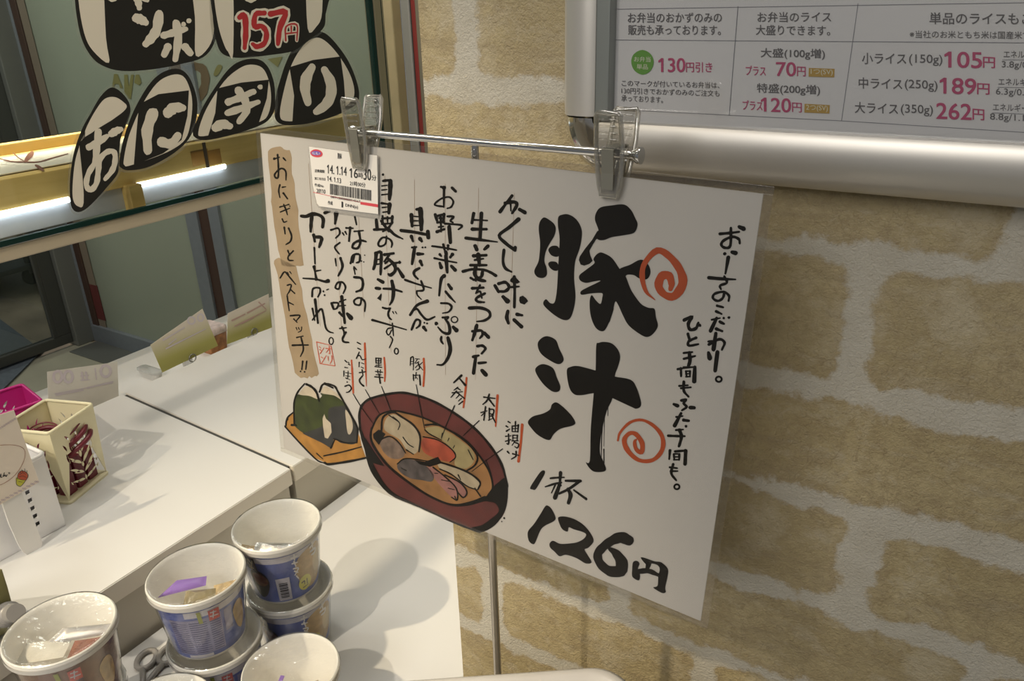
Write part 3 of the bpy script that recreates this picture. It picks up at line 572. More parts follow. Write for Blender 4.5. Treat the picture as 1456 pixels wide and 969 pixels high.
part('body_lettering', [(A, """v 236,520,14 270,522,24 312,506,18 360,514,14 386,540,16 382,596,14; s 16 308,520 303,572 300,626; s 14 320,650 328,695; s 15 330,664 374,668 370,700 358,734; s 9 325,738 330,848; s 8 318,868 346,956
s 14 398,498 432,488; v 476,500,22 472,540,14 468,572,10; s 9 440,616 488,604 500,640 472,672; s 8 520,636 530,652; s 8 538,628 548,646; s 9 500,704 466,736 497,782; s 8 470,815 476,864; s 12 505,810 519,870 490,932
s 9 604,525 616,580; s 9 544,602 592,604; s 12 572,600 564,692; s 8 600,626 662,620; s 11 632,625 642,700 622,742 588,736 600,706 642,688 682,696; s 10 575,845 592,790 636,786 636,832 614,842; s 10 602,786 590,840; d 650,830,6; d 672,790,5; d 666,836,5; s 8 598,870 616,890"""),
 (B, """s 10 326,90 336,186; s 8 336,124 370,118; v 248,174,7 335,180,9 395,196,12 420,192,20; s 9 310,300 316,246 358,240 366,266 350,302; d 388,264,7; d 396,290,7; s 6 410,254 424,248
s 12 330,320 340,400 350,482; s 9 312,382 328,464; v 312,462,7 368,386,10 386,420,9 402,508,9 425,540,8 455,550,5; c 441,606,15,24,8
s 9 506,200 494,246 470,238 486,204 520,202 540,236 524,278; s 13 444,346 458,386; s 9 455,342 490,346 480,380 456,388; s 8 500,336 542,320; s 14 514,300 524,390 535,482; s 7 490,366 540,360; s 13 498,410 522,436; v 552,418,14 578,448,22; s 8 500,520 546,514; s 9 516,510 532,552 520,586; s 10 542,546 520,590 530,612 562,616
s 8 598,104 606,146; s 12 600,166 648,174 660,210 650,250 614,266; s 9 650,310 640,356 606,352 600,326 636,308 674,338 672,402"""),
 (C3, """d 150,172,11; s 16 152,226 184,222 214,222; s 25 214,226 212,300 205,386; s 9 140,270 186,264; s 9 140,305 186,300; s 10 140,346 192,340
s 14 140,418 206,428; s 24 206,430 200,502; s 9 145,456 200,450; s 10 150,496 200,490; s 14 142,550 236,546; s 12 146,530 152,602; s 12 188,538 190,592; s 17 230,532 226,582; s 12 140,598 232,592; s 18 136,572 200,662; s 14 230,582 194,634 148,662; v 200,640,16 250,690,16 320,726,8; v 92,562,26 100,644,20; s 16 74,646 182,642
v 180,704,10 170,770,11 122,790,12 110,760,12 148,714,12 206,728,12 228,762,12 222,798,8
s 20 90,860 84,930 68,986; s 18 86,850 132,842 133,930 129,1032; s 10 95,905 130,900; s 10 95,945 130,940; s 18 164,862 242,850; s 14 206,862 160,922; s 13 170,936 212,902; s 13 164,982 230,938; v 198,900,16 248,950,22 255,1000,28 216,1038,20 196,1028,12; s 14 250,936 298,926; d 292,928,15; v 278,980,14 322,1052,22
s 22 395,520 398,570 401,616; s 18 440,472 472,466; s 27 472,468 478,560 480,646; s 9 420,532 470,536; s 9 420,570 470,570; s 9 418,610 474,610; v 306,654,20 420,668,28 540,692,26; v 536,662,22 540,715,22; s 19 394,704 408,746; s 22 468,724 484,746
s 13 400,800 438,796; v 422,798,18 412,870,20 400,942,14; s 20 450,856 496,856; s 20 472,920 486,952; d 491,800,9; d 514,798,9"""),
 (D4, """v 462,70,24 420,96,17 420,130,14 450,162,12; v 340,170,14 440,205,11 566,241,8; s 13 478,180 500,256 440,266; s 9 440,270 446,302 480,338; v 532,354,32 442,390,15 384,472,14; v 394,450,10 440,420,13 480,470,13 530,514,14 596,488,9; s 13 396,600 430,520 466,520 466,560 438,586; s 8 432,512 408,590; d 507,540,9; d 530,546,9; s 20 500,580 520,606
v 106,166,24 148,190,32; v 90,242,18 122,246,28; P 98,330 118,308 135,284 140,300 132,352; v 154,246,12 230,250,15 312,272,11; v 226,180,28 240,260,34 232,340,26 208,386,8
s 12 148,410 180,418 216,414; s 12 210,418 194,460 204,496 222,512; s 7 234,444 243,462; s 7 257,444 268,463; v 58,516,14 200,556,10 352,600,7; s 9 230,545 240,652; s 8 236,584 194,590 180,620 200,646 226,600; s 8 214,658 232,690 204,756; c 265,785,17,25,11"""),
 (E5, """d 130,104,20; s 14 104,96 140,104; s 14 130,120 128,270; s 11 128,266 62,256 54,238 110,196 176,184 210,222 192,268 158,281; v 200,104,16 230,134,26
s 20 55,335 72,392; s 15 75,346 132,330; s 18 130,332 125,402; s 11 90,365 126,365; s 14 74,402 132,396; s 14 102,340 105,482; s 12 84,442 126,436; s 18 70,482 132,460; s 13 160,350 214,352 186,386 206,402; s 12 138,412 274,424 280,442 254,462; v 174,440,22 185,575,32
v 28,606,12 130,620,12 236,640,10; s 16 124,592 136,642; s 15 165,600 164,636; s 16 94,678 106,692; s 22 144,654 152,682; s 20 202,678 184,702; s 12 48,710 140,730 238,748; s 22 146,690 158,832; v 94,752,24 106,790,32; v 194,778,26 226,812,34
v 132,862,34 105,895,18 88,1032,11
v 385,324,18 370,406,26; s 12 390,380 502,385; s 20 374,460 496,460; v 452,324,34 440,545,28; v 318,536,28 430,550,18 590,570,7; v 398,604,32 412,636,34; v 508,606,34 478,634,24; s 20 384,690 494,684; s 14 394,726 470,714; s 26 424,680 436,772; s 18 358,770 496,770; v 294,824,18 370,806,15 470,810,15 530,832,16 576,860,18; s 22 402,790 396,850 432,894 484,906; s 18 462,820 448,872 382,898; s 14 360,880 406,906
v 716,172,28 660,245,24 612,310,22; s 20 655,236 736,226 756,256 716,322; s 12 702,215 706,302; v 780,290,20 826,316,34; v 772,374,36 690,445,20 605,514,18 660,580,20 742,642,28; d 742,622,18; v 646,640,28 638,740,24 660,798,18 712,828,10"""),
 (F6, """v 168,90,24 192,124,32; v 144,150,14 182,196,15 226,242,7; v 104,250,12 168,254,13 196,284,14 170,324,10 118,336,7
s 12 118,374 168,370 146,396; v 140,386,12 168,426,16 180,480,18 168,512,18 120,500,14 78,456,9; c 220,391,28,26,11; d 64,424,17; v 210,456,28 236,482,38
s 14 108,540 104,570 122,600; v 164,548,20 184,640,22 164,720,18 120,778,13 70,780,9
s 18 374,122 470,116; s 14 440,95 404,166; s 12 416,156 442,150 456,206; s 16 482,166 410,206 420,236 476,242; v 348,292,20 440,290,19 512,316,26 526,362,24 480,398,15 412,408,8; s 16 374,492 450,486 462,520 438,552; s 20 412,440 396,500 374,568; v 478,508,20 512,542,32; s 16 418,620 460,616 486,642 454,684; s 18 382,712 428,700; v 404,706,26 384,852,20; s 17 428,766 492,760; v 458,830,22 490,866,38
v 568,98,18 600,152,28; s 18 600,82 658,70 690,110 658,146 600,148; v 638,194,30 676,232,44; P 702,42 735,12 785,68 760,82 720,76 698,62; s 14 698,112 776,106; v 734,22,30 738,150,24 735,284,26; P 780,196 808,184 836,205 854,232 822,262 786,250 776,228
v 680,318,18 670,372,22 684,422,24; s 20 758,346 802,354; v 734,394,20 796,452,34"""),
 (J, """s 13 454,110 520,104 586,96; s 13 530,70 526,190 490,206 464,186 480,156 540,130 584,146 591,176; v 588,62,16 616,74,22; d 488,247,12; v 538,236,16 562,242,22; v 512,272,18 492,384,9; v 378,412,16 470,420,15 562,424,7; s 12 485,404 502,446 456,466 462,492; s 12 486,510 474,552 440,572 406,552 420,522 480,510 516,536 514,572; s 13 434,605 476,616; s 13 428,644 466,662; s 10 398,702 456,690; v 432,690,14 390,778,18; s 15 454,716 482,730; s 15 430,765 470,780; d 480,690,9; d 516,686,10; v 426,796,16 410,906,20; s 10 374,852 400,846; s 13 378,872 450,836 486,860 468,908
s 15 208,704 262,682 236,730 250,770 290,760 306,722; d 315,740,12; s 15 234,800 246,842; s 13 290,826 240,850 242,880 306,870"""),
 (K, """v 358,8,14 366,44,22; v 416,4,18 401,126,26; c 425,182,19,17,14
s 11 195,10 252,4; s 12 196,48 270,30; v 232,8,16 236,60,16 226,96,14; s 11 155,116 192,110; s 12 176,110 178,162; s 11 195,106 268,102; v 268,102,14 264,196,20; s 10 210,130 214,166; s 10 236,130 236,166; s 8 210,130 240,128; s 8 210,147 236,146; s 8 210,166 238,164; s 10 166,226 222,222; s 10 178,241 242,235; s 12 196,198 196,258 226,296
s 12 180,322 210,316 195,340 214,364 184,386; v 130,346,12 154,356,16; v 238,368,16 264,369,24; s 9 146,430 188,424; v 178,406,12 136,486,17; s 15 194,450 228,455; d 210,490,10; s 10 144,516 192,512; s 11 94,553 150,555 202,556; s 15 168,516 180,560 164,622
s 12 105,650 100,706; s 12 138,656 212,650; v 208,652,16 204,738,24; s 10 130,674 134,712; s 8 130,672 170,672; s 11 166,674 165,712; s 8 130,692 166,692; s 8 130,711 166,710; s 10 104,760 152,766; s 9 108,786 156,785; s 12 126,740 114,800 146,846; c 150,888,17,16,13""")], .0005, ink)
part('title_lettering', [(G7, """p 155,135 192,152 222,178 233,212 222,258 192,308 168,358 158,420 172,465 174,512 150,532 115,528 95,505 94,478 118,428 126,380 130,300 121,215 128,165
p 250,132 280,116 315,115 360,140 392,185 405,240 392,330 366,405 357,450 353,540 362,650 352,730 326,798 282,808 215,770 152,708 168,672 198,698 226,690 241,600 249,450 258,280 247,190
p 184,348 205,324 240,322 258,345 257,382 235,394 202,382; p 183,438 202,424 236,428 250,450 246,482 220,484 195,466
p 490,150 500,100 530,68 600,56 680,50 726,85 755,140 770,182 748,235 680,252 600,265 548,284 505,276 515,225
P 530,215 505,225 470,285 425,340 390,392 384,415 396,445 420,452 455,440 475,420 460,385 452,345 470,310 500,278 545,262
p 490,390 512,370 540,367 600,400 650,470 690,520 712,575 735,625 790,700 840,728 880,735 890,790 903,845 880,890 838,920 790,905 712,845 672,775 640,705 622,690 605,760 580,830 545,882 495,860 462,780 455,690 468,645 495,678 526,703 538,660 534,632 460,635 402,643 398,620 440,595 526,552 480,556 430,565 392,548 388,515 430,480 486,436 480,412
p 648,478 720,446 790,412 835,438 855,492 832,540 780,535 745,514 700,512 680,535
s 7 490,285 460,335 450,360; s 6 476,292 440,350; s 5 612,735 590,800; s 5 604,760 585,820"""),
 (H8, """p 114,88 140,50 180,38 232,62 255,118 285,190 252,222 190,195 132,148
p 98,265 120,230 160,222 215,248 240,310 262,365 252,400 206,399 142,342
p 50,602 82,565 150,545 195,518 208,485 245,475 320,540 360,600 342,625 265,645 220,680 188,720 120,690 75,645
p 498,100 515,82 548,75 600,85 640,125 655,175 642,235 620,300 606,440 570,520 548,600 528,700 522,800 545,860 562,916 520,930 470,920 430,866 456,855 462,650 480,430 494,265
p 305,262 335,238 375,233 430,245 490,262 560,285 620,303 720,322 758,365 790,460 788,500 760,514 735,505 600,442 540,415 480,412 400,425 352,418 320,370
s 6 540,590 533,720 531,862; s 4 552,560 548,760; s 8 548,780 549,870; s 5 575,455 574,560; s 4 592,448 574,500"""),
 (I9, """p 136,94 160,91 158,115 130,165 100,213 80,214 64,203 95,150
s 14 198,140 240,136 288,134; s 22 264,104 258,190; v 258,180,22 228,266,30; v 164,196,9 220,178,16 270,168,12; s 12 230,182 205,236; s 14 250,186 268,188; v 298,156,16 395,158,20; v 386,162,20 318,210,18 256,240,16; v 312,210,20 330,250,28 316,302,22; v 352,218,12 432,276,18
p 165,322 185,322 206,342 230,392 222,420 165,450 132,482 98,562 80,572 55,548 50,490 90,440 135,370
p 247,402 265,391 300,392 355,408 420,450 470,515 479,558 445,597 422,608 446,650 468,692 430,700 370,665 300,642 258,652 225,622 196,595 192,568 215,550 262,570 320,568 372,560 415,538 432,510 408,492 350,475 318,462 310,490 277,476 258,442
v 712,548,70 660,528,74 600,550,62 545,590,58 508,640,58 525,700,56 585,748,66 655,745,84 664,690,78 625,630,52 588,604,26
p 740,690 765,682 782,700 772,735 785,770 782,805 765,808 735,785 734,735; p 790,662 815,662 880,685 925,692 968,735 965,790 950,860 955,885 930,893 872,858 900,845 905,780 915,735 895,708 850,698 825,705
s 36 845,690 832,735; s 34 770,752 840,748 905,775""")], .0006, ink)
part('orange_swirl', [(G7, "v 884,676,6 825,620,24 800,520,36 820,430,34 900,352,42 980,392,46 1048,480,52 1066,570,60 1010,652,54 945,640,46 908,585,54 928,522,56 975,518,54 993,570,42 986,606,28")], .0008, org)
part('orange_swirl', [(H8, "v 640,722,12 655,670,16 720,604,19 800,588,18 880,630,24 932,700,28 930,785,30 870,850,26 780,852,26 708,792,32 682,722,32 715,676,26 760,682,30 800,742,32 794,800,30 760,778,26 750,732,22 762,716,12")], .0008, org)
part('ingredient_lettering', [(M, """s 15 104,415 132,440; s 12 150,440 160,452; s 13 152,466 176,478; s 13 104,510 142,516; s 14 90,560 88,632; s 9 114,582 190,596; s 9 114,626 176,636; s 10 148,560 140,662 112,652 176,682; d 134,712,10; s 15 104,770 162,754 192,800 160,845 124,856
s 15 274,166 322,190; s 15 280,246 322,266; v 300,300,12 262,386,15; s 12 286,350 312,348 340,402 392,394; s 13 300,440 298,502; s 11 334,450 366,462; s 11 330,506 362,522; s 15 304,582 386,570; s 15 340,545 352,622; v 342,630,15 304,682,18 320,730,17 362,766,20
s 16 530,382 532,452; s 13 530,382 606,386; s 15 600,386 598,452; s 10 530,416 600,420; s 11 530,450 602,452; s 13 568,382 568,502; s 12 530,481 606,478; s 14 518,498 612,510; s 14 524,566 622,576; s 12 555,545 558,592; s 12 592,545 590,592; s 12 534,611 602,612; s 16 514,640 628,650; v 574,602,15 590,726,24
s 14 1010,376 1002,482; s 13 1012,376 1046,372 1045,546; s 8 1015,430 1042,430; s 8 1015,462 1042,460; s 10 1074,390 1132,396; s 10 1102,396 1066,452; s 10 1080,456 1122,430; s 10 1074,512 1116,470; s 13 1110,440 1130,520 1088,546; s 10 1126,480 1172,440; s 11 1130,490 1176,546; s 16 1046,610 1050,692; s 12 1050,620 1132,616; v 1132,616,16 1142,752,24; s 11 1086,580 1074,662; s 10 1080,640 1106,672"""),
 (N_, """v 234,92,18 164,157,12; v 214,115,10 270,180,18; s 11 200,202 166,226; s 11 196,206 226,226; s 9 150,250 245,240; s 11 188,235 138,292; s 13 186,240 262,302; s 9 214,270 186,300; s 9 236,300 206,326; s 11 246,330 210,357
s 12 440,290 542,302; s 13 490,264 470,320 432,356; s 15 488,310 536,372; s 10 414,432 470,416; s 13 456,380 440,502; s 9 450,430 416,462; s 12 490,394 490,502; s 11 490,402 530,406 524,446 490,440; s 9 494,466 530,456; s 9 484,502 520,486; s 13 514,460 546,522
s 12 664,515 682,526; s 12 644,555 662,566; s 12 648,602 676,584; s 11 700,556 700,602; s 10 700,556 760,551; s 13 756,546 752,610; s 11 730,515 728,606; s 8 700,580 750,578; s 9 700,606 756,608; s 10 640,650 690,645; s 11 666,630 668,718 650,716; s 10 638,696 690,680; s 10 706,640 706,690; s 9 706,640 750,640; s 11 748,640 745,692; s 8 706,665 746,665; s 10 698,692 756,690; s 9 722,700 700,732; s 10 724,706 760,722 748,756 724,744; s 13 658,790 672,806; s 11 704,810 762,826; s 12 736,790 734,832 694,859""")], .0006, ink)
part('red_underline', [(M, "v 194,412,20 205,600,27 218,862,25; v 376,178,26 386,450,28 399,768,10; v 644,375,24 656,560,26 650,702,20; v 1188,392,30 1196,560,28 1184,768,26"),
 (N_, "v 281,114,18 270,240,20 252,386,16; v 566,276,24 556,420,21 548,558,14; v 792,544,26 780,700,22 758,880,26")], .00045, org)
part('seal_stamp', [(B, "s 6 340,612 432,634; s 6 440,640 468,776; s 6 466,777 368,762; s 6 366,762 340,612; s 6 360,645 370,654; s 6 362,664 374,672; s 6 366,692 392,652; s 6 404,656 440,660; s 6 428,642 432,690 424,692; s 5 426,660 406,686; s 6 372,716 386,724; s 6 376,758 408,706; s 6 420,712 422,742; s 6 445,706 447,736 434,762")], .0007, rdi)
# illustration of two rice balls on a wooden tray
trayc = mat('paint_ochre', (.36, .175, .035), .5, noise=.3, nscale=70); grn = mat('paint_green', (.035, .047, .010), .5, noise=.5, nscale=80); chr_ = mat('paint_charcoal', (.030, .030, .031), .45, noise=.4, nscale=80); crm = mat('paint_cream', (.48, .42, .33), .5, noise=.15, nscale=90)
part('tray_drawing', [(Q, "P 48,480 58,450 72,428 130,385 300,440 560,520 740,560 775,640 790,720 830,830 700,870 480,905 430,885 330,840 170,680 50,545")], .0003, trayc)
part('rice_ball_drawing', [(Q, "p 128,300 142,235 185,212 270,225 360,260 400,230 385,205 440,205 520,225 600,280 650,380 730,520 737,690 640,702 560,662 520,640 500,742 430,702 330,652 230,600 168,560 128,500")], .0005, grn)
part('seaweed_drawing', [(Q, "p 218,595 330,560 420,520 460,470 470,360 560,330 640,335 690,430 735,525 738,690 650,700 580,690 520,650 500,742 400,692 235,612")], .0006, chr_)
part('rice_drawing', [(Q, "p 180,215 210,160 250,135 300,155 345,210 362,262 280,230; p 394,200 432,135 490,165 548,205 595,270 520,225; P 425,408 442,455 490,500 497,590 460,650 430,640 414,540 408,455; p 634,365 690,450 706,540 680,606 654,590 640,480")], .0007, crm)
part('rice_ball_outline', [(Q, "s 17 130,505 128,300 165,190 232,108; s 24 250,115 300,140 346,190 376,282; s 19 378,190 415,114 520,130 560,190 640,330 722,480 752,560 745,690; s 24 430,108 510,150; v 105,516,24 152,520,14; s 17 490,742 532,652; s 14 520,650 640,692 740,690; s 16 126,388 62,445 48,520 62,558 330,842 430,892; s 24 430,888 480,902 700,868 850,835; s 15 420,820 600,782 792,730; s 12 350,795 412,852; d 60,460,14")], .0008, ink)
# illustration of the soup bowl
mar = mat('paint_maroon', (.095, .021, .019), .45, noise=.25, nscale=60); sou = mat('paint_soup', (.25, .125, .045), .5, noise=.3, nscale=60); tan = mat('paint_tan', (.33, .28, .20), .5, noise=.18, nscale=90); dk = mat('paint_dusk', (.065, .055, .056), .5, noise=.5, nscale=110)
oli = mat('paint_olive', (.27, .225, .115), .5, noise=.18, nscale=90); car = mat('paint_carrot', (.29, .055, .028), .5, noise=.35, nscale=90); pnk = mat('paint_pink', (.25, .115, .105), .5, noise=.3, nscale=90); bro = mat('paint_burdock', (.14, .10, .08), .5, noise=.5, nscale=120)
part('bowl_drawing', [(RB, "p 50,270 50,200 75,142 140,105 210,86 280,78 380,92 480,125 600,192 730,285 830,395 900,510 932,610 935,700 915,800 860,865 770,915 690,880 600,848 400,758 230,680 130,540 90,440 60,340")], .0003, mar)
part('bowl_outline', [(RB, "s 15 52,300 48,200 75,140 140,105 280,78 380,92 480,125 600,190 730,285 830,395 900,510 935,640; v 50,290,14 92,420,26 130,540,34 232,676,24 400,760,10; p 842,652 880,615 920,590 937,650 925,770 862,870 770,917 718,888 780,872 830,838 882,790 860,740 800,722; d 915,830,6; d 900,850,4; s 12 228,676 350,735 480,795 600,850 700,890 770,915; v 120,290,12 118,360,15 160,440,16 235,530,16 360,628,15 480,704,14 600,750,14 700,744,22 800,712,30; s 12 120,300 165,215 250,188 330,200 440,232 560,290 680,360 770,460 830,560 846,650 815,705; s 6 805,480 835,560 842,620; P 55,345 85,350 130,420 200,520 130,500 85,440")], .00075, ink)
part('soup_drawing', [(RB, "p 130,290 170,215 250,190 330,200 430,230 560,290 680,360 770,460 830,560 845,650 800,712 700,740 600,746 480,700 350,622 230,525 155,430 118,350")], .0005, sou)
part('taro_drawing', [(RB, "p 205,240 228,216 255,208 300,230 370,280 405,340 400,420 372,445 330,420 290,360 225,322 195,290")], .0008, tan)
part('burdock_drawing', [(RB, "p 168,370 195,345 225,345 280,380 320,430 302,470 240,472 190,430")], .0008, bro)
part('konnyaku_drawing', [(RB, "p 275,510 330,475 420,500 490,560 482,610 420,602 350,590 290,552")], .0009, dk)
part('daikon_drawing', [(RB, "p 445,292 490,282 525,285 620,340 720,420 737,480 690,532 620,512 620,440 540,360 470,322")], .0008, oli)
part('carrot_drawing', [(RB, "p 418,375 450,343 520,365 600,420 622,460 592,492 500,470 432,432")], .00085, car)
part('pork_drawing', [(RB, "p 458,530 490,525 560,580 625,650 632,700 600,702 520,620; p 588,590 650,620 690,670 672,702 630,655")], .0009, pnk)
part('tofu_drawing', [(RB, "p 523,495 600,520 700,560 767,612 752,656 690,632 600,562 530,532")], .00095, tan)
part('drawing_lines', [(RB, """s 12 180,305 190,225 250,195 300,222 372,272 412,340 405,432; s 7 250,222 290,262 280,300; s 7 225,212 278,250; s 7 310,345 340,385 372,405; s 8 330,420 372,447; P 130,325 165,298 205,325 165,392 132,350; s 9 170,362 230,340 285,378 325,440
P 378,480 440,492 520,462 542,500 470,522 410,508; s 12 445,272 500,268 560,288 680,366 752,450 742,510 690,546; s 8 440,300 470,326 540,362; s 8 430,342 520,362 600,416 625,462 590,495; s 7 545,320 540,352; s 6 585,350 578,368; s 6 618,395 610,410; s 7 700,420 730,480
s 12 520,492 600,516 700,556 770,612 758,658; s 8 530,535 600,568 690,636 752,660; s 8 640,570 655,600; s 9 490,525 562,582 628,650 634,720 600,704; s 9 560,570 650,616 692,672 670,706 632,668; s 8 620,700 630,725; s 6 540,600 590,610; s 6 580,650 620,660; s 10 740,650 775,700; s 6 500,560 520,562; s 6 300,530 330,545; s 8 275,505 330,472 470,490"""), 
 (RB, "v 10,85,4 60,165,6 130,262,4; v 84,60,4 130,140,6 175,215,3; v 180,40,4 220,140,6 240,200,3; v 388,30,4 418,190,6 438,290,4; v 618,155,7 570,270,6 540,352,4; v 765,245,6 672,335,6; v 905,415,6 800,490,5 722,550,4")], .0011, ink)
# ------------------------------------------------------------------ stand, clips, date label
chm = mat('chrome', (.72, .72, .72), .12, 1.0); YR = .4505; YAW = math.radians(-1.80575); ZR = CZ-.0860; XP = -.3095
st = thing('sign_stand', 'slim chrome floor stand with a crossbar holding the soup poster', 'stand', (XP, YR, 0), (0, 0, YAW))
bm = bmesh.new(); lathe(bm, [(0, 0), (.07, 0), (.07, .006), (.05, .011), (.012, .016), (0, .016)], 40, c=(0, .045, 0)); obj('base', bm, chm, st, 30)
bm = bmesh.new(); tube(bm, [(0, .0052, .014), (0, .0052, ZR-.03)], .0036, 16); obj('pole', bm, mat('steel_pole', (.60, .56, .50), .32, 1.0), st, 40)
bm = bmesh.new(); tube(bm, [(0, .0052, ZR-.03), (0, .0052, ZR+.001)], .0027, 14); obj('upper_tube', bm, chm, st, 40)
xl, xr = ay(516, 190, .454).x, ay(905, 218, .4466).x
bm = bmesh.new(); tube(bm, [(xl-XP-.006, 0, ZR), (xr-XP, 0, ZR)], .0027, 16); obj('crossbar', bm, chm, st, 40)
for x, s in ((xr-XP, 1), (xl-XP-.007, -1)):
    bm = bmesh.new(); tube(bm, [(x-.004*s, 0, ZR), (x-.002*s, 0, ZR), (x+.001*s, 0, ZR), (x+.0035*s, 0, ZR)], [.0028, .0030, .0050, .0052], 20); obj('end_cap', bm, chm, st, 30)
mrim = film('acrylic_edge', .06, (.93, .915, .87), gain=2.5, base=.10, milk=.24, milkcol=(.85, .83, .76))
macr = film('acrylic_sheet', .05, (.955, .945, .92), gain=1.8, base=.02, milk=.03, milkcol=(.8, .78, .7))
mspr = mat('spring_steel', (.30, .29, .245), .4, .6)
def clip(x, label):
    r = thing('clear_clip', label, 'clip', (x, YR+(x-XP)*math.tan(YAW), ZR), (0, 0, YAW), group='clear clips on the crossbar')
    def jaw(s):
        bm = bmesh.new()
        prof = [(-.0125, .0255, .0070), (-.0120, .0240, .0080), (-.0100, .008, .0088), (-.0092, 0, .0088), (-.0090, -.010, .0080), (-.0090, -.019, .0068), (-.0094, -.0250, .0055)] if s == 1 else [(-.0170, .0250, .0070), (-.0165, .0235, .0080), (-.0125, .008, .0088), (-.0095, 0, .0088), (-.0062, -.010, .0080), (-.0040, -.019, .0068), (-.0026, -.0250, .0055)]
        th = .0032; rows = []
        for y, z, w in prof:
            rows.append([bm.verts.new((sx*w*k, s*y+s*o, z)) for o in (0, th) for sx, k in ((-1, 1), (-1, .55), (1, .55), (1, 1))])
        for p, q in zip(rows[:-1], rows[1:]):
            for a, b in ((0, 1), (1, 2), (2, 3), (7, 6), (6, 5), (5, 4), (3, 7), (4, 0)): bm.faces.new((p[a], p[b], q[b], q[a]))
        for p in (rows[0], rows[-1]):
            for a in range(3): bm.faces.new((p[a], p[a+1], p[a+5], p[a+4]))
        for z in (.010, .014, .018, .022):                                # finger ridges
            y = np.interp(z, [0, .008, .0235], [-.0085, -.0098, -.0118]); box(bm, (-.006, s*(y-.0011), z-.0007), (.006, s*(y+.0004), z+.0007), .0003, 1)
        y = -.0065; box(bm, (-.0085, s*(y-.001), -.004), (-.0066, s*(-.0009), .004), .0004, 1); box(bm, (.0066, s*(y-.001), -.004), (.0085, s*(-.0009), .004), .0004, 1)
        bmesh.ops.recalc_face_normals(bm, faces=bm.faces[:])
        def P(y, z, w): return (w, s*(y+th*.5), z)
        tube(bm, [P(y, z, w) for y, z, w in prof]+[P(y, z, -w) for y, z, w in prof[::-1]], .0016, 8, True, 1); return bm
    obj('front_jaw', jaw(1), [macr, mrim], r, 50); obj('rear_jaw', jaw(-1), [macr, mrim], r, 50)
    bm = bmesh.new(); pts = [(-.0108, .004), (-.0100, .0045), (-.0094, -.0105), (-.0098, -.0205), (-.0103, -.0205), (-.0100, -.0105)]
    prism(bm, [(-.0040, y, z) for y, z in pts], (.0080, 0, 0)); 
    prism(bm, [(-.0040, -y, z) for y, z in [(-.0108, .004), (-.0100, .0045), (-.0066, -.0105), (-.0042, -.0205), (-.0048, -.0207), (-.0074, -.0105)]], (.0080, 0, 0)); box(bm, (-.0035, -.0085, .0040), (.0035, .0085, .0047))
    bmesh.ops.recalc_face_normals(bm, faces=bm.faces[:]); obj('spring_plate', bm, mspr, r)
clip(ay(516.5, 188, .454).x, 'left clear plastic clip, over the date label on the poster'); clip(ay(875, 214, .4475).x, 'right clear plastic clip, in front of the menu board frame')
# printed date label in a clear sleeve, hanging over the poster's lettering from the left clip
LT = (430, 195, 8.075)
lo = fp(490, 205, 0); lab = thing('date_label', 'small white barcode date label with red oval hanging under the left clip', 'label', PO+PR @ Vector((lo.x, -.0017, lo.z)), PR.to_euler(), None)
fl0 = lambda u, v, h: fp(u, v, 0)-Vector((lo.x, 0, lo.z))+Vector((0, -h*.6, 0)); fl = tile(fl0, *LT)
def lp(name, txt, h, m):
    bm = bmesh.new(); draw(bm, fl, txt, h); return obj(name, bm, m, lab)
bm = bmesh.new(); q = [(92, 102), (885, 205), (895, 225), (892, 930), (330, 852), (212, 812), (180, 770), (135, 560), (88, 130)]
prism(bm, [fl(x, y, 0) for x, y in q], (0, -.0005, 0)); bmesh.ops.recalc_face_normals(bm, faces=bm.faces[:]); obj('sleeve', bm, film('sleeve_clear', .12, (.95, .94, .92), milk=.25, gain=.8), lab)
lp('label_paper', "P 100,108 880,210 890,800 892,880 560,840 215,790 190,755 145,560", .0009, mat('label_white', (.74, .71, .67), .5))
lp('logo_oval', "p 114,178 140,148 185,138 235,156 258,192 240,222 190,230 138,214", .0011, mat('logo_red', (.60, .07, .09), .45))
lp('logo_script', "p 128,180 160,158 210,162 240,184 215,204 160,204", .0013, mat('logo_blue', (.17, .11, .45), .45)); lp('logo_letters', "s 6 145,172 143,192; s 6 160,170 158,194 172,192; s 6 184,172 182,196; s 6 196,174 196,196 210,194; s 6 224,180 222,200", .0015, mat('label_white', (.74, .71, .67), .5))
bm = bmesh.new()
for s, x0, y0, x1, y1, hh in (('豚', 428, 243, 478, 252, 62), ('14. 1.14', 320, 415, 532, 442, 100), ('16', 582, 462, 660, 470, 108), ('時', 668, 466, 722, 473, 62), ('30', 728, 488, 812, 496, 130), ('分', 818, 492, 872, 500, 62), ('消費期限', 165, 402, 280, 410, 36), ('加工年月日', 165, 486, 288, 498, 32), ('14. 1.13', 318, 500, 468, 528, 56), ('21時30分', 570, 552, 748, 575, 54), ('作成No', 165, 562, 270, 578, 36), ('20110', 188, 636, 288, 648, 48), ('0891000000014567', 350, 695, 690, 750, 26), ('作成', 318, 770, 372, 778, 44), ('1', 474, 802, 492, 806, 66), ('DNN(e)', 520, 805, 662, 830, 46)):
    write(bm, s, fl, x0, y0, x1, y1, hh, .0012, 0, .012)
x = 342
rr = random.Random(5)
while x < 815:
    w = rr.choice((3, 3, 5, 7, 9)); y = 532+(x-342)*.158
    bm.faces.new([bm.verts.new(fl(a, b, .0012)) for a, b in ((x, y), (x+w, y+w*.158), (x+w, y+w*.158+122), (x, y+122))]); x += w+rr.choice((3, 4, 5, 7))
obj('label_print', bm, mat('print_black', (.03, .03, .03), .5), lab)
lp('red_rule', "s 6 150,630 420,690 690,745; P 690,738 892,768 890,803 690,770", .0011, mat('logo_red', (.6, .07, .09), .45))
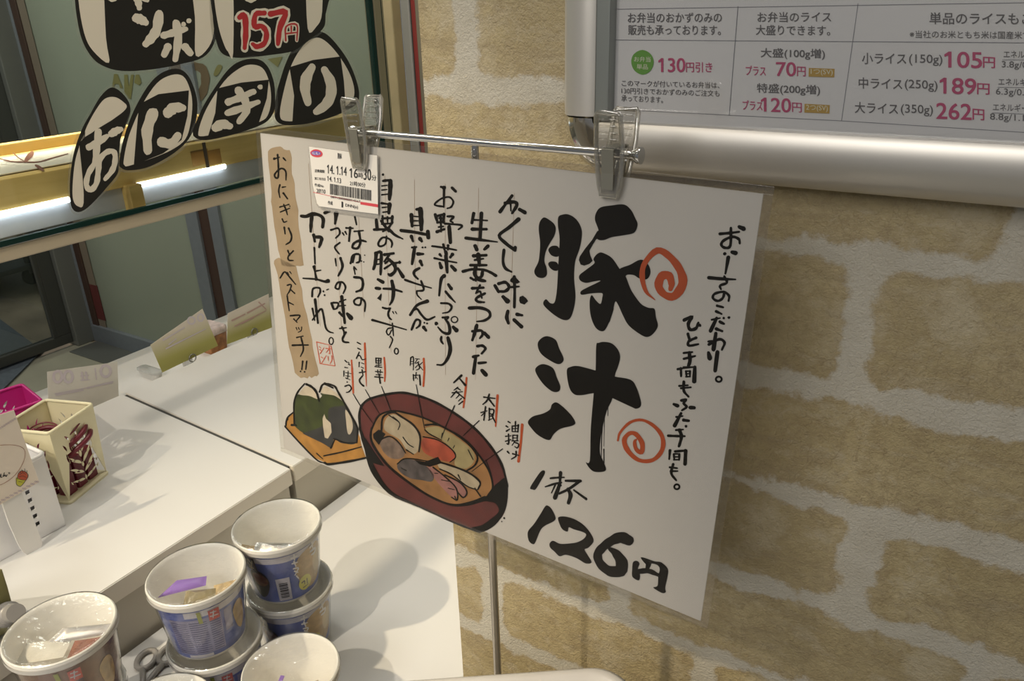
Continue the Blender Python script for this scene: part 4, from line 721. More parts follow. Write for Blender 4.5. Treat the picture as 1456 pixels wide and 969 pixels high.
# ------------------------------------------------------------------ menu board on the brick wall
YF = .540; YP = .548
mfa = mat('board_aluminium', (.70, .67, .62), .38, .6, noise=.02, nscale=3); mfb = mat('board_inner_lip', (.34, .36, .34), .35, .6)
PF = lambda u, v: ay(u, v, YF)
xo = PF(793, 165).x; xi = PF(848.5, 163).x; zt = CZ+.55; xr = .62
zi = PF(1000, 181).z; zb = PF(1000, 264).z; za = PF(848, 165).z
mb = thing('menu_board', 'silver framed menu board with pink rice prices on the brick wall', 'menu board', ((xo+xr)/2, YW, zb)); MO = mb.location
def ml(bm):
    for v in bm.verts: v.co -= MO
    return bm
w = xi-xo; hb = zi-zb
# cross-section of the frame: distance from the inner edge -> depth towards the viewer
def prof(w): return [(0, YF+.006), (0, YF-.004), (.004, YF-.006), (w*.40, YF-.0065), (w*.70, YF-.004), (w*.88, YF+.004), (w*.97, YF+.014), (w, YF+.026), (w, YW)]
bm = bmesh.new()
a = [bm.verts.new((xi-d, y, za)) for d, y in prof(w)]; b = [bm.verts.new((xi-d, y, zt)) for d, y in prof(w)]
for i in range(len(a)-1): bm.faces.new((a[i], a[i+1], b[i+1], b[i]))
bm.faces.new(a); obj('left_rail', ml(bm), mfa, mb, 40)
bm = bmesh.new()
a = [bm.verts.new((xi+.004, y, zi-d)) for d, y in prof(hb)]; b = [bm.verts.new((xr, y, zi-d)) for d, y in prof(hb)]
for i in range(len(a)-1): bm.faces.new((a[i], a[i+1], b[i+1], b[i]))
bm.faces.new(a); bmesh.ops.recalc_face_normals(bm, faces=bm.faces[:]); obj('bottom_rail', ml(bm), mfa, mb, 40)
bm = bmesh.new(); n_ = 16; rows = []
for k in range(n_+1):                                               # rounded chrome corner: sweep of the same section
    t = k/n_*PI/2; rows.append([bm.verts.new((xi+.004-math.cos(t)*d*((w+.004)/w), y, za-.0008-(hb-(zi-za)+.0)/hb*math.sin(t)*d)) for d, y in prof(w)[2:]])
kz = (za-zb)/(hb)
for k in range(n_+1):
    t = k/n_*PI/2
    for v, (d, y) in zip(rows[k], prof(w)[2:]): v.co = Vector((xi+.004-math.cos(t)*(d*(w+.002)/w), y-.0015, za-.001-math.sin(t)*(d/w)*(za-zb-.0005)))
for p, q in zip(rows[:-1], rows[1:]):
    for i in range(len(p)-1): bm.faces.new((p[i], p[i+1], q[i+1], q[i]))
bmesh.ops.remove_doubles(bm, verts=bm.verts, dist=1e-6); bmesh.ops.recalc_face_normals(bm, faces=bm.faces[:]); obj('corner_cap', ml(bm), chm, mb, 50)
bm = bmesh.new(); box(bm, (xi-.001, YF-.003, zi+.002), (PF(868, 100).x, YP+.004, zt), .001); box(bm, (xi, YF+.010, zi-.0005), (xr, YP+.004, zi+.001)); obj('inner_lip', ml(bm), mfb, mb)
bm = bmesh.new(); box(bm, (xi, YP, zi-.004), (xr, YW, zt)); panel = obj('panel', ml(bm), mat('panel_white', (.80, .79, .79), .35), mb)
bm = bmesh.new(); box(bm, (xi, YP-.004, zi-.002), (xr, YP-.003, zt)); obj('acrylic_cover', ml(bm), film('cover', .04, (.985, .985, .985), gain=1.0), mb)
fm = tile(lambda u, v, h: ay(u, v, YP-.0004-h)-MO, 780, 0, 2.154)
mgr = mat('print_grey', (.12, .11, .11), .5); mpi = mat('print_pink', (.52, .055, .16), .5); mln = mat('print_line', (.22, .22, .25), .5)
bm = bmesh.new(); draw(bm, fm, "P 205,27.2 1700,3.5 1700,5.1 205,28.8; P 205,121.4 1700,132 1700,133.8 205,123; P 195,334 897,369.5 1700,420 1700,421.6 897,371 195,335.6; P 204,26 206,26 196,336 194,336; P 579,19 581,19 554,354 552,354; P 947,10 949,10 898,371 896,371; P 204,-60 207,-60 206,10 204,10; P 1390,182.5 1700,184 1700,185 1390,183.8; P 1375,266.5 1700,272 1700,273 1375,267.8; P 1358,345 1700,358 1700,359.2 1358,346.4", .0001); obj('table_lines', bm, mln, panel)
def words(name, rows, m):
    bm = bmesh.new()
    for s, x0, y0, x1, y1, hh, bo in rows: write(bm, s, fm, x0, y0, x1, y1, hh, .0002, 0, bo)
    return obj(name, bm, m, panel)
words('menu_lettering', [
 ('お弁当のおかずのみの', 243, 70, 530, 69, 31, .010), ('販売も承っております。', 244, 107, 527, 108, 31, .010), ('お弁当のライス', 640, 68, 865, 67, 31, .010), ('大盛りできます。', 635, 107, 862, 109, 31, .010),
 ('単品のライスもご利用', 1167, 74, 1560, 76, 36, .012), ('※当社のお米ともち米は国産米です', 1106, 116, 1500, 120, 23, .004),
 ('このマークが付いているお弁当は、', 224, 264, 523, 271, 19, .006), ('130円引きでおかずのみのご注文も', 223, 287, 523, 296, 19, .006), ('承っております。', 223, 310, 350, 316, 19, .006),
 ('大盛(100g増)', 650, 180, 846, 183, 33, .012), ('特盛(200g増)', 638, 288, 831, 294, 33, .012),
 ('小ライス', 960, 196, 1095, 197, 34, .010), ('(150g)', 1104, 200, 1206, 202, 34, .006), ('中ライス', 950, 271, 1083, 275, 34, .010), ('(250g)', 1091, 277, 1191, 282, 34, .006), ('大ライス', 938, 346, 1070, 351, 34, .010), ('(350g)', 1079, 353, 1177, 357, 34, .006),
 ('エネルギー', 1394, 177, 1500, 179, 23, .004), ('3.8g/0.9', 1388, 212, 1490, 215, 25, .002), ('エネルギー', 1378, 261, 1484, 264, 23, .004), ('6.3g/0.5', 1370, 295, 1472, 299, 25, .002), ('エネルギー', 1361, 339, 1467, 343, 23, .004), ('8.8g/1.1', 1352, 372, 1456, 377, 25, .002)], mgr)
words('price_lettering', [
 ('130', 345, 221, 418, 221, 43, .017), ('円引き', 421, 221, 501, 222, 31, .010), ('プラス', 604, 230, 665, 232, 29, .010), ('70', 697, 233, 757, 234, 43, .017), ('円', 761, 233, 787, 234, 29, .012),
 ('プラス', 594, 336, 655, 339, 29, .010), ('120', 660, 342, 742, 345, 43, .017), ('円', 746, 343, 775, 345, 29, .012),
 ('105', 1225, 207, 1327, 209, 49, .020), ('円', 1331, 207, 1367, 209, 33, .02), ('189', 1210, 287, 1309, 290, 49, .020), ('円', 1313, 288, 1350, 290, 33, .02), ('262', 1188, 364, 1295, 368, 49, .020), ('円', 1299, 366, 1334, 369, 33, .02)], mpi)
bm = bmesh.new(); draw(bm, fm, "p 253,188 262,165 287,153 312,165 322,190 312,217 287,229 262,215", .0001); obj('green_mark', bm, mat('print_green', (.13, .36, .03), .5), panel)
bm = bmesh.new(); draw(bm, fm, "P 797,208 876,211 875,237 796,235; P 784,318 861,322 860,348 783,345", .0001); obj('tag_box', bm, mat('print_gold', (.52, .32, .05), .5), panel)
words('mark_lettering', [('お弁当', 262, 189, 312, 190, 16, .006), ('単品', 270, 212, 304, 213, 16, .006), ('1つ(SV)', 803, 231, 870, 233, 20, .0), ('2つ(SV)', 789, 341, 855, 344, 20, .0)], mat('print_pale', (.80, .80, .62), .5))
# white plastic bin in the foreground
pk = az(842, 953, CZ-.5); p0 = az(617, 969, CZ-.5); d = Vector((pk.x-p0.x, pk.y-p0.y)); d.normalize(); nn = Vector((d.y, -d.x))
bn = thing('plastic_bin', 'white plastic bin with rolled rim at the bottom edge in front of the stand pole', 'bin', (pk.x-.12*d.x+.11*nn.x, pk.y-.12*d.y+.11*nn.y, 0), (0, 0, math.atan2(d.y, d.x)))
def rrect(hx, hy, r, n=8): return [(sx*(hx-r)+r*math.cos(a), sy*(hy-r)+r*math.sin(a)) for sx, sy, a0 in ((1, 1, 0), (-1, 1, PI/2), (-1, -1, PI), (1, -1, 1.5*PI)) for a in [a0+PI/2*k/n for k in range(n+1)]]
def loft(bm, secs, mi=0, cap0=True, cap1=True):
    R = [[bm.verts.new((x, y, z)) for x, y in s] for s, z in secs]; k = len(R[0])
    for p, q in zip(R[:-1], R[1:]):
        for i in range(k): bm.faces.new((p[i], p[(i+1) % k], q[(i+1) % k], q[i])).material_index = mi
    if cap0: bm.faces.new(R[0][::-1]).material_index = mi
    if cap1: bm.faces.new(R[-1]).material_index = mi
    return bm
mpl = mat('plastic_white', (.74, .70, .65), .3)
zt_ = CZ-.5
bm = loft(bmesh.new(), [(rrect(.115, .085, .03), 0.0), (rrect(.143, .108, .030), zt_-.02)]); obj('body', bm, mpl, bn, 40)
bm = loft(bmesh.new(), [(rrect(.1455, .1105, .030), zt_-.022), (rrect(.150, .115, .032), zt_-.020), (rrect(.1515, .1165, .033), zt_-.012), (rrect(.150, .115, .032), zt_-.003), (rrect(.146, .111, .030), zt_), (rrect(.140, .105, .027), zt_-.001), (rrect(.136, .101, .025), zt_-.006)], cap0=True); obj('lid', bm, mpl, bn, 50)
# ------------------------------------------------------------------ soup cups
mwh = mat('cup_white', (.92, .89, .83), .4); mbl = mat('sleeve_blue', (.13, .165, .42), .35, noise=.25, nscale=30); mbw = mat('sleeve_brown', (.16, .075, .05), .35, noise=.3, nscale=40)
msh = film('shrink_wrap', .06, (.97, .97, .97), gain=1.3, bump=.35, bscale=70); mlid = film('clear_lid', .09, (.96, .965, .96), gain=1.3, bump=.65, bscale=52, milk=.03, milkcol=(.75, .74, .68))
mpt = mat('sleeve_print', (.55, .53, .58), .45); mfd = mat('food_tan', (.50, .34, .15), .45, noise=.35, nscale=60); mfdk = mat('food_dark', (.16, .06, .035), .4, noise=.3, nscale=70); mbk = mat('sleeve_black', (.03, .028, .03), .4)
myl = mat('sticker_yellow', (.62, .58, .10), .45); mrs = mat('seal_red', (.50, .06, .04), .45); mgs = mat('strip_green', (.28, .30, .05), .45)
H = .093; RT = .0500; RB_ = .0405
def rad(z): return RB_+(RT-RB_)*z/(H-.008)
def cone(th, z, h):
    """sleeve coordinates: degrees round the cup, millimetres up -> point on the cup wall"""
    z *= 1.1; a = math.radians(th); r = rad(z/1000)+.0004+h; return Vector((r*math.cos(a), r*math.sin(a), z/1000))
def cup_mesh(x):
    P = {}
    bm = lathe(bmesh.new(), [(0, .003), (RB_-.003, .003), (RB_-.001, .0), (RB_, .001), (RT, H-.009), (.0535, H-.009), (.0545, H-.007), (.0552, H-.002), (.0548, H), (.0535, H+.001), (.0522, H), (.0505, H-.004), (RB_-.002, .006), (0, .005)], 64); P['body'] = (bm, mwh, 40)
    return P
def build_cup(label, x, y, z, rot, sleeve, group, detail=True):
    t = thing('soup_cup', label, 'soup cup', (x, y, z), (0, 0, math.radians(rot)), group)
    bm, m, sm = cup_mesh(0)['body']; obj('body', bm, m, t, sm)
    bm = bmesh.new(); lathe(bm, [(rad(.004)+.0002, .004), (rad(.079)+.0002, .079)], 64); slv = obj('printed_sleeve', bm, sleeve, t, True)
    bm = bmesh.new(); lathe(bm, [(.0556, H-.0085), (.0558, H-.0035)], 64); s = obj('rim_band', bm, mat('band_grey', (.55, .53, .50), .45), t, True)
    def pt(name, txt, m, h, sub=6):
        bm = bmesh.new(); draw(bm, cone, txt, h)
        bmesh.ops.triangulate(bm, faces=bm.faces[:])
        h *= 2.2
        for _ in range(6):
            es = [e for e in bm.edges if e.calc_length() > .004]
            if not es: break
            bmesh.ops.subdivide_edges(bm, edges=es, cuts=1, use_grid_fill=False); bmesh.ops.triangulate(bm, faces=[q for q in bm.faces if len(q.verts) > 3])
        for v in bm.verts:
            r = math.hypot(v.co.x, v.co.y); k = (rad(v.co.z)+.0004+h)/r; v.co.x *= k; v.co.y *= k
        return obj(name, bm, m, slv)
    if detail:
        if sleeve is mbl:
            bm = lathe(bmesh.new(), [(rad(z)+.0005, z) for z in (.0690, .0780)], 48, math.radians(-176), math.radians(100)); obj('white_panel', bm, mpt, slv, True)
            pt('serving_picture', "p 24,52 34,64 52,68 72,64 84,50 84,28 70,14 50,10 34,18 26,34", mfd, .0002); pt('serving_picture', "p 56,44 62,54 76,54 80,40 72,26 60,28", mat('food_cream', (.58, .46, .26), .45, noise=.2, nscale=60), .0003)
            pt('bowl_picture', "p -50,44 -40,52 -24,48 -18,34 -26,16 -38,10 -48,20", mbk, .0002); pt('bowl_picture', "p -46,44 -34,48 -22,42 -20,34 -30,28 -44,32", mfdk, .0003)
            pt('name_panel', "P -52,68 -52,52 -32,52 -34,70", mbk, .0004); pt('name_print', "s 2.2 -48,66 -46,62; s 2.2 -44,67 -40,62; s 2.2 -48,60 -40,58; s 2.2 -46,56 -38,55; s 2.2 -42,54 -37,66", mat('print_tan', (.45, .38, .22), .5), .0006)
            pt('side_lettering', "s 2.4 20,66 28,66; s 2.4 24,70 24,62; s 2.4 20,58 28,57; s 2.4 23,60 25,52; s 2.4 21,50 28,49; s 2.4 22,46 27,42; s 2.4 28,47 22,40; s 2.2 24,38 27,33; s 3.4 52,66 62,68; s 3.4 56,72 58,60; s 3.4 52,60 64,58 62,53 54,54", mat('print_white', (.76, .73, .70), .45), .0005)
            pt('yellow_seal', "p 26,22 30,30 38,33 46,30 50,22 46,14 38,11 30,14", myl, .0005); pt('seal_print', "s 1.6 31,24 36,25 36,20; s 1.6 41,26 41,19; s 1.2 33,16 43,17", mbk, .0007)
            pt('barcode_panel', "P -8,40 13,40 13,6 -8,6", mpt, .0003)
            pt('barcode', ";".join("P -4,%.1f 9,%.1f 9,%.1f -4,%.1f" % (z, z, z-wd, z-wd) for z, wd in ((33, 1.0), (30.8, 2.0), (27.6, .8), (25.6, 1.6), (22.6, 2.2), (19, .8), (17.2, 1.8), (14, 1), (12, 1.4))), mbk, .0005)
        if sleeve is mbl: pt('text_panel', "P -200,60 -130,60 -130,10 -200,10; P -126,60 -114,60 -114,30 -126,30", mat('panel_violet', (.26, .255, .40), .4, noise=.2, nscale=50), .0002)
        pt('text_print', ";".join("s .9 %d,%.1f %d,%.1f" % (a, z, b, z-.8) for z in np.arange(56, 12, -3.1) for a, b in ((-198, -176), (-172, -150), (-146, -132))), mat('print_slate', (.035, .045, .13) if sleeve is mbl else (.30, .20, .16), .5), .0003)
        pt('red_square', "P -146,68 -132,68 -132,54 -146,54", mrs, .0004); pt('red_square', "s 1.6 -143,65 -136,64; s 1.6 -139,66 -141,57; s 1.6 -144,60 -134,59", mpt, .0005)
        pt('green_strip', "P -160,70 -155,70 -154,54 -159,54", mgs, .0004); pt('base_panel', "P -186,9 -150,9 -150,5 -186,5", mpt, .0003)
        pt('lower_picture', "p -112,50 -100,58 -90,50 -88,30 -96,18 -106,26", mfd, .0003)
    bm = bmesh.new(); lathe(bm, [(RB_+.0024, .0005), (RT+.0022, H-.010)], 48); obj('shrink_wrap', bm, msh, t, True)
    bm = bmesh.new(); lathe(bm, [(.0553, H-.001), (.0546, H+.0018), (.050, H+.0022), (.046, H+.0008), (.030, H+.0012), (.0, H+.0015)], 48); obj('clear_lid', bm, mlid, t, True)
    return t
zl = ZL+.0005; zz = zl+H+.0025
ups = 'upper soup cups of the stacks'; lows = 'lower soup cups on the counter'
cups = [("upper blue soup cup of the stack nearest the brick pillar, barcode facing out", -.686, .527, zz, -46, mbl, ups),
 ("upper blue soup cup of the middle stack, purple sachet showing through its lid", -.698, .4145, zz, 118, mbl, ups),
 ("upper reddish brown soup cup of the leftmost stack", -.752, .284, zz, 118, mbw, ups),
 ("lower blue soup cup underneath the barcode cup nearest the brick pillar", -.684, .529, zl, -50, mbl, lows),
 ("lower blue soup cup underneath the purple sachet cup", -.694, .4165, zl, 112, mbl, lows),
 ("lower soup cup underneath the reddish brown cup", -.765, .280, zl, 118, mbw, lows),
 ("single soup cup at the bottom right of the group, purple strip under its lid", -.576, .427, zl, -50, mbl, lows),
 ("single soup cup at the bottom edge, in front of the purple sachet stack", -.652, .312, zl, 118, mbl, lows),
 ("single soup cup in the bottom left corner, mostly cut by the frame", -.792, .168, zl, 118, mbl, lows)]
for c in cups: build_cup(*c)
def sachet(label, pts, m, x, y, z, rot, puff=.003, tilt=0, group='sachets inside the soup cups'):
    """crimped pouch: outline in mm, puffed in the middle"""
    P = cat([(a/1000, b/1000) for a, b in pts], 3, True) if len(pts) > 4 else [np.array((a/1000, b/1000)) for a, b in pts]
    n_ = len(P); c = sum(P)/n_; bm = bmesh.new()
    rows = [[bm.verts.new((*(c+(p-c)*k), s*puff*(1-k*k)*(1+.35*math.sin(9*i/n_*PI)))) for i, p in enumerate(P)] for s in (1, -1) for k in (1, .86, .55, .2)]
    for q in (rows[:4], rows[4:]):
        for a, b in zip(q[:-1], q[1:]):
            for i in range(n_): bm.faces.new((a[i], a[(i+1) % n_], b[(i+1) % n_], b[i]))
        bm.faces.new(q[-1])
    for i in range(n_):
        bm.faces.new((rows[0][i], rows[0][(i+1) % n_], rows[4][(i+1) % n_], rows[4][i]))
    bmesh.ops.recalc_face_normals(bm, faces=bm.faces[:])
    o = obj('sachet', bm, m, None, 30, (x, y, z)); o.rotation_euler = (math.radians(tilt), 0, math.radians(rot)); tag(o, label, 'sachet', group); return o
msv = mat('foil_silver', (.55, .54, .52), .22, .8, bump=.5, bscale=120, noise=.3, nscale=60); mpu = mat('foil_purple', (.30, .16, .55), .3, bump=.3, bscale=90); mol_ = mat('miso_olive', (.27, .22, .12), .35, noise=.3, nscale=70, bump=.3); mtn = mat('noodle_tan', (.50, .36, .18), .5, noise=.4, nscale=110, bump=.6, bscale=200)
mrb = mat('sachet_redbrown', (.26, .10, .065), .4, noise=.3, nscale=80); mws = mat('sachet_white', (.68, .64, .56), .4, noise=.1, nscale=60); mgy = mat('sachet_grey', (.42, .40, .39), .35, .3, noise=.25, nscale=50)
dz = H-.020
sachet('silver sachet inside the barcode cup nearest the brick pillar', [(-32, -10), (30, -12), (33, 4), (-28, 8)], msv, -.672, .512, zz+dz, 33, .004, 22)
sachet('tan noodle sachet inside the barcode cup nearest the brick pillar', [(-16, -10), (14, -9), (15, 8), (-14, 9)], mtn, -.703, .492, zz+dz-.004, 20, .004, 10)
sachet('purple folded sachet inside the upper cup of the middle stack', [(-30, -3), (22, -9), (26, 3), (-6, 11)], mpu, -.712, .405, zz+dz+.002, 62, .003, 20)
sachet('olive miso sachet inside the upper cup of the middle stack, beside the purple one', [(-18, -11), (16, -10), (22, 4), (-12, 12)], mol_, -.689, .405, zz+dz-.003, 55, .005, 14)
sachet('tan noodle sachet inside the upper cup of the middle stack', [(-14, -8), (13, -9), (14, 7), (-13, 9)], mtn, -.672, .432, zz+dz-.003, 60, .004, 12)
sachet('grey foil sachet inside the reddish brown cup', [(-36, -7), (34, -5), (38, 6), (-20, 9)], mgy, -.748, .300, zz+dz+.001, 42, .003, 28)
sachet('reddish brown sachet inside the reddish brown cup', [(-18, -13), (20, -11), (18, 12), (-16, 12)], mrb, -.728, .294, zz+dz-.004, 42, .004, 8)
sachet('white sachet with red specks inside the reddish brown cup', [(-27, -14), (20, -13), (22, 13), (-25, 15)], mws, -.764, .270, zz+dz-.005, 42, .004, 4)
sachet('purple strip sachet inside the single cup at the bottom right', [(-24, -2.5), (22, -2.5), (22, 2.5), (-24, 2.5)], mpu, -.586, .410, zl+dz-.004, 118, .0015, 10)
sachet('tan sachet inside the single cup at the bottom right', [(-16, -9), (14, -10), (15, 9), (-14, 10)], mtn, -.555, .428, zl+dz-.005, 60, .005, 8)
# ------------------------------------------------------------------ scissors among the cups
mgp = mat('grey_plastic', (.30, .285, .27), .35)
sp = az(222, 944, ZL); sx = thing('scissors', 'grey handled scissors lying on the low counter between the cups', 'scissors', (sp.x, sp.y, ZL), (0, 0, math.radians(35)))
for k, (dx, dy) in enumerate(((-.013, .004), (.013, .010))):
    bm = bmesh.new(); tube(bm, [(dx+.0115*math.cos(a), dy+.016*math.sin(a), .0045) for a in [2*PI*i/24 for i in range(24)]], .0036, 10, True)
    tube(bm, [(dx*.9, dy-.017, .0045), (dx*.45, dy-.032, .0045), (0, -.045, .0045)], [.0040, .0036, .003], 10); obj('handle', bm, mgp, sx, True)
for s in (-1, 1):
    bm = bmesh.new(); prism(bm, [(-.005*s, -.040, .003+.001*s), (.004*s, -.040, .003+.001*s), (.003*s, -.10, .003+.001*s), (.0005*s, -.115, .003+.001*s)], (0, 0, .0012)); bmesh.ops.recalc_face_normals(bm, faces=bm.faces[:]); obj('blade', bm, chm, sx)
# ------------------------------------------------------------------ pierced metal baskets
def curve_sheet(outer, holes, th, f):
    """flat sheet with real holes (2-D filled curve), mapped by f(x, y, depth)"""
    c = bpy.data.curves.new('sheet', 'CURVE'); c.dimensions = '2D'; c.fill_mode = 'BOTH'; c.extrude = th/2
    for P in [outer]+holes:
        s = c.splines.new('POLY'); s.points.add(len(P)-1); s.use_cyclic_u = True
        for p, q in zip(s.points, P): p.co = (q[0], q[1], 0, 1)
    o = bpy.data.objects.new('sheet', c); COL.objects.link(o); m = bpy.data.meshes.new_from_object(o.evaluated_get(bpy.context.evaluated_depsgraph_get()))
    bpy.data.objects.remove(o); bpy.data.curves.remove(c)
    bm = bmesh.new(); bm.from_mesh(m); bpy.data.meshes.remove(m)
    for v in bm.verts: v.co = f(v.co.x, v.co.y, v.co.z)
    return bm
def leaf(x, y, ln, w, a, bend=.25, n=7):
    a = math.radians(a); L_ = []; R_ = []
    for i in range(n):
        t = i/(n-1); k = 1.15*w*math.sin(PI*min(.999, max(.001, t)))**.8*(1-.35*t); u = t*ln*.85; v = bend*ln*.85*t*t
        for lst, s in ((L_, 1), (R_, -1)):
            px, py = u, v+s*k/2; lst.append((x+px*math.cos(a)-py*math.sin(a), y+px*math.sin(a)+py*math.cos(a)))
    return L_[:-1]+R_[::-1][:-1]
def pierced():
    h = []; keep = []
    for s in (-1, 1):
        h += [leaf(s*.004, .006, .016, .0035, 90-s*62, -.3*s), leaf(s*.013, .007, .017, .0032, 90-s*50, -.25*s), leaf(s*.003, .018, .018, .004, 90-s*48, -.3*s), leaf(s*.010, .022, .020, .0036, 90-s*38, -.22*s), leaf(s*.0035, .034, .020, .004, 90-s*36, -.28*s),
              leaf(s*.012, .040, .020, .0036, 90-s*24, -.22*s), leaf(s*.004, .052, .018, .0038, 90-s*30, .25*s), leaf(s*.013, .060, .018, .0034, 90-s*18, .22*s), leaf(s*.005, .070, .014, .0032, 90-s*30, -.2*s), leaf(s*.022, .046, .018, .0034, 90-s*20, .2*s), leaf(s*.022, .066, .014, .003, 90-s*10, -.2*s), leaf(s*.024, .028, .015, .003, 90-s*30, .2*s), leaf(s*.026, .008, .012, .003, 90-s*30, .2*s), leaf(s*.014, .080, .012, .003, 90-s*20, -.2*s)]
    h += [leaf(0, .002, .013, .004, 90, 0), leaf(0, .044, .012, .004, 90, 0), leaf(0, .078, .012, .004, 90, 0), leaf(0, .026, .010, .004, 90, 0)]
    for q in h:
        c = np.array(q)
        for s in (1.25, 1.0, .8, .6):
            a = c.mean(0)+(c-c.mean(0))*s
            if abs(a[:, 0]).max() < .037 and a[:, 1].max() < .098 and a[:, 1].min() > -.004 and all(np.hypot(*(a[:, None]-b[None]).transpose(2, 0, 1)).min() > .0008 for b in keep): keep.append(a); break
    return [[(x, y+.010) for x, y in q] for q in keep]
def basket(label, c, w, d, hgt, rot, m, mdark):
    t = thing('pierced_basket', label, 'basket', (c[0], c[1], ZU), (0, 0, rot), 'pierced baskets on the raised counter'); tp = .90
    bm = loft(bmesh.new(), [(rrect(w/2*tp+.003, d/2*tp+.003, .006, 4), 0), (rrect(w/2*tp+.0035, d/2*tp+.0035, .006, 4), .004), (rrect(w/2*tp, d/2*tp, .005, 4), .006)]); obj('foot', bm, m, t, 40)
    for i in range(4):
        hw, off = (w/2, d/2) if i % 2 == 0 else (d/2, w/2); R = Matrix.Rotation(i*PI/2, 3, 'Z')
        def f(x, y, z, hw=hw, off=off, R=R):
            k = tp+(1-tp)*y/hgt; return R @ Vector((x*k, -(off*k)+z, .004+y))
        sc_ = hw/.042; hs = [[(x*sc_, y*hgt/.122) for x, y in q] for q in pierced()]
        obj('side_panel', curve_sheet([(-hw, 0), (hw, 0), (hw, hgt-.006), (-hw, hgt-.006)], hs, .0010, f), m, t)
    S4 = rrect(w/2, d/2, .006, 5); bm = bmesh.new(); tube(bm, [(x, y, hgt) for x, y in S4], .0026, 8, True); obj('rim', bm, m, t, True)
    return t
mcm = mat('basket_cream', (.80, .735, .50), .38); mmg = mat('basket_magenta', (.50, .02, .20), .35)
zr_ = CZ-.55; kb, kr, kf = az(64, 569, zr_), az(131, 575, zr_), az(70, 617, zr_)
ctr = (kb+kf)/2; dx_ = (kr-kb); ang = math.atan2(dx_.y, dx_.x); wb = dx_.length; db = (kf-kr).length
basket('cream pierced metal basket holding dark red ribbon rings', ctr, wb, db, .125, ang, mcm, None)
pb, prr = az(31, 547, zr_), az(58, 569, zr_); pl_ = az(-40, 563, zr_)
v1 = (prr-pb); v1.z = 0; 
basket('magenta pierced basket behind the cream basket at the left edge', pb+v1.normalized()*.045+Vector((v1.normalized().y, -v1.normalized().x, 0))*.050, .09, .10, .125, math.atan2(v1.y, v1.x), mmg, None)
mrib = mat('ribbon_red', (.15, .012, .025), .4)
for k, (u, v, r, zz_, a) in enumerate(((52, 612, .026, .088, 25), (90, 605, .028, .096, -20))):
    o = az(u, v, ZU+zz_) if k < 2 else Vector((ctr.x, ctr.y, ZU+zz_))
    bm = bmesh.new(); M3 = Euler((math.radians(28), math.radians(a*.5), math.radians(a))).to_matrix()
    o = Vector((ctr.x+(.016 if k == 1 else -.016 if k == 0 else 0), ctr.y+(.010 if k == 1 else -.008), ZU+zz_))
    N_k = 40
    for j in range(3):
        rr_ = r*(1-.05*j); tube(bm, [M3 @ Vector((rr_*math.cos(2*PI*i/N_k), rr_*math.sin(2*PI*i/N_k), -.012*j)) for i in range(N_k)], .0012 if j == 0 else .004, 6, True)
    tag(obj('ribbon_ring', bm, mrib, None, True, o), ['dark red ribbon ring at the left inside the cream basket', 'dark red ribbon ring at the right inside the cream basket', 'dark red ribbon ring lowest inside the cream basket'][k], 'ribbon', 'ribbon rings in the cream basket')
for k in range(9):
    Rz = Matrix.Rotation(ang, 3, 'Z') @ Vector((.0225*(k % 3-1), .0225*(k//3-1), 0)); bm = loft(bmesh.new(), [(rrect(.0095, .0095, .003, 2), 0), (rrect(.0095, .0095, .003, 2), .040+.012*(k % 3)*.5)])
    o = obj('ribbon_spool', bm, mrib, None, 40, (ctr.x+Rz.x, ctr.y+Rz.y, ZU+.0065)); o.rotation_euler = (0, 0, ang); tag(o, 'dark red packet standing low inside the cream basket', 'packet', 'packets low in the cream basket')
# white scraps in the magenta basket
mwp = mat('packet_white', (.72, .68, .66), .45)
pc = pb+v1.normalized()*.045+Vector((v1.normalized().y, -v1.normalized().x, 0))*.050
for k in range(5):
    bm = loft(bmesh.new(), [(rrect(.016, .012, .004, 3), 0), (rrect(.017, .013, .004, 3), .004), (rrect(.016, .012, .004, 3), .008)])
    o = obj('packet', bm, mwp, None, 40, (pc.x+(-.02, .022, .0, -.018, .02)[k], pc.y+(.02, .018, .0, -.024, -.02)[k], ZU+.0065+.001*k)); o.rotation_euler = (0, 0, k*.8)
    tag(o, 'small white packet lying inside the magenta basket', 'packet', 'white packets in the magenta basket')
# ------------------------------------------------------------------ white slotted box, hanging card on a plastic tab
X1 = -1.045; Y1 = .443; hB = .120; W1 = .105; D1 = .125
bx = thing('storage_box', 'white plastic box with square slots, beside the cream basket', 'box', (X1-W1/2, Y1-D1/2, ZU))
mbx = mat('box_white', (.86, .85, .86), .35)
hol = [[(y0, z0), (y0+.006, z0), (y0+.006, z0+.0065), (y0, z0+.0065)] for y0 in (.013, .026, -.030, -.042) for z0 in (.020, .033, .046, .059, .072)]
for nm, f, hw in (('side', lambda x, y, z: Vector((W1/2+z, x, .002+y)), D1/2), ('side', lambda x, y, z: Vector((-W1/2+z, x, .002+y)), D1/2)):
    obj(nm, curve_sheet([(-hw, 0), (hw, 0), (hw, hB-.004), (-hw, hB-.004)], hol, .002, f), mbx, bx)
bm = bmesh.new(); box(bm, (-W1/2, D1/2-.001, 0), (W1/2, D1/2+.001, hB-.002)); box(bm, (-W1/2, -D1/2-.001, 0), (W1/2, -D1/2+.001, hB-.002)); box(bm, (-W1/2, -D1/2, 0), (W1/2, D1/2, .003)); obj('body', bm, mbx, bx)
bm = bmesh.new(); tube(bm, [(x, y, hB) for x, y in rrect(W1/2+.001, D1/2+.001, .008, 5)], .0032, 8, True); obj('rim', bm, mbx, bx, True)
bm = bmesh.new(); box(bm, (-W1/2+.012, -D1/2+.014, .004), (W1/2-.012, D1/2-.012, .080), .004); o = obj('sachet_bundle', bm, mat('bundle_grey', (.22, .22, .24), .3, noise=.6, nscale=70), None, loc=bx.location); tag(o, 'grey wrapped bundle inside the white slotted box', 'bundle')
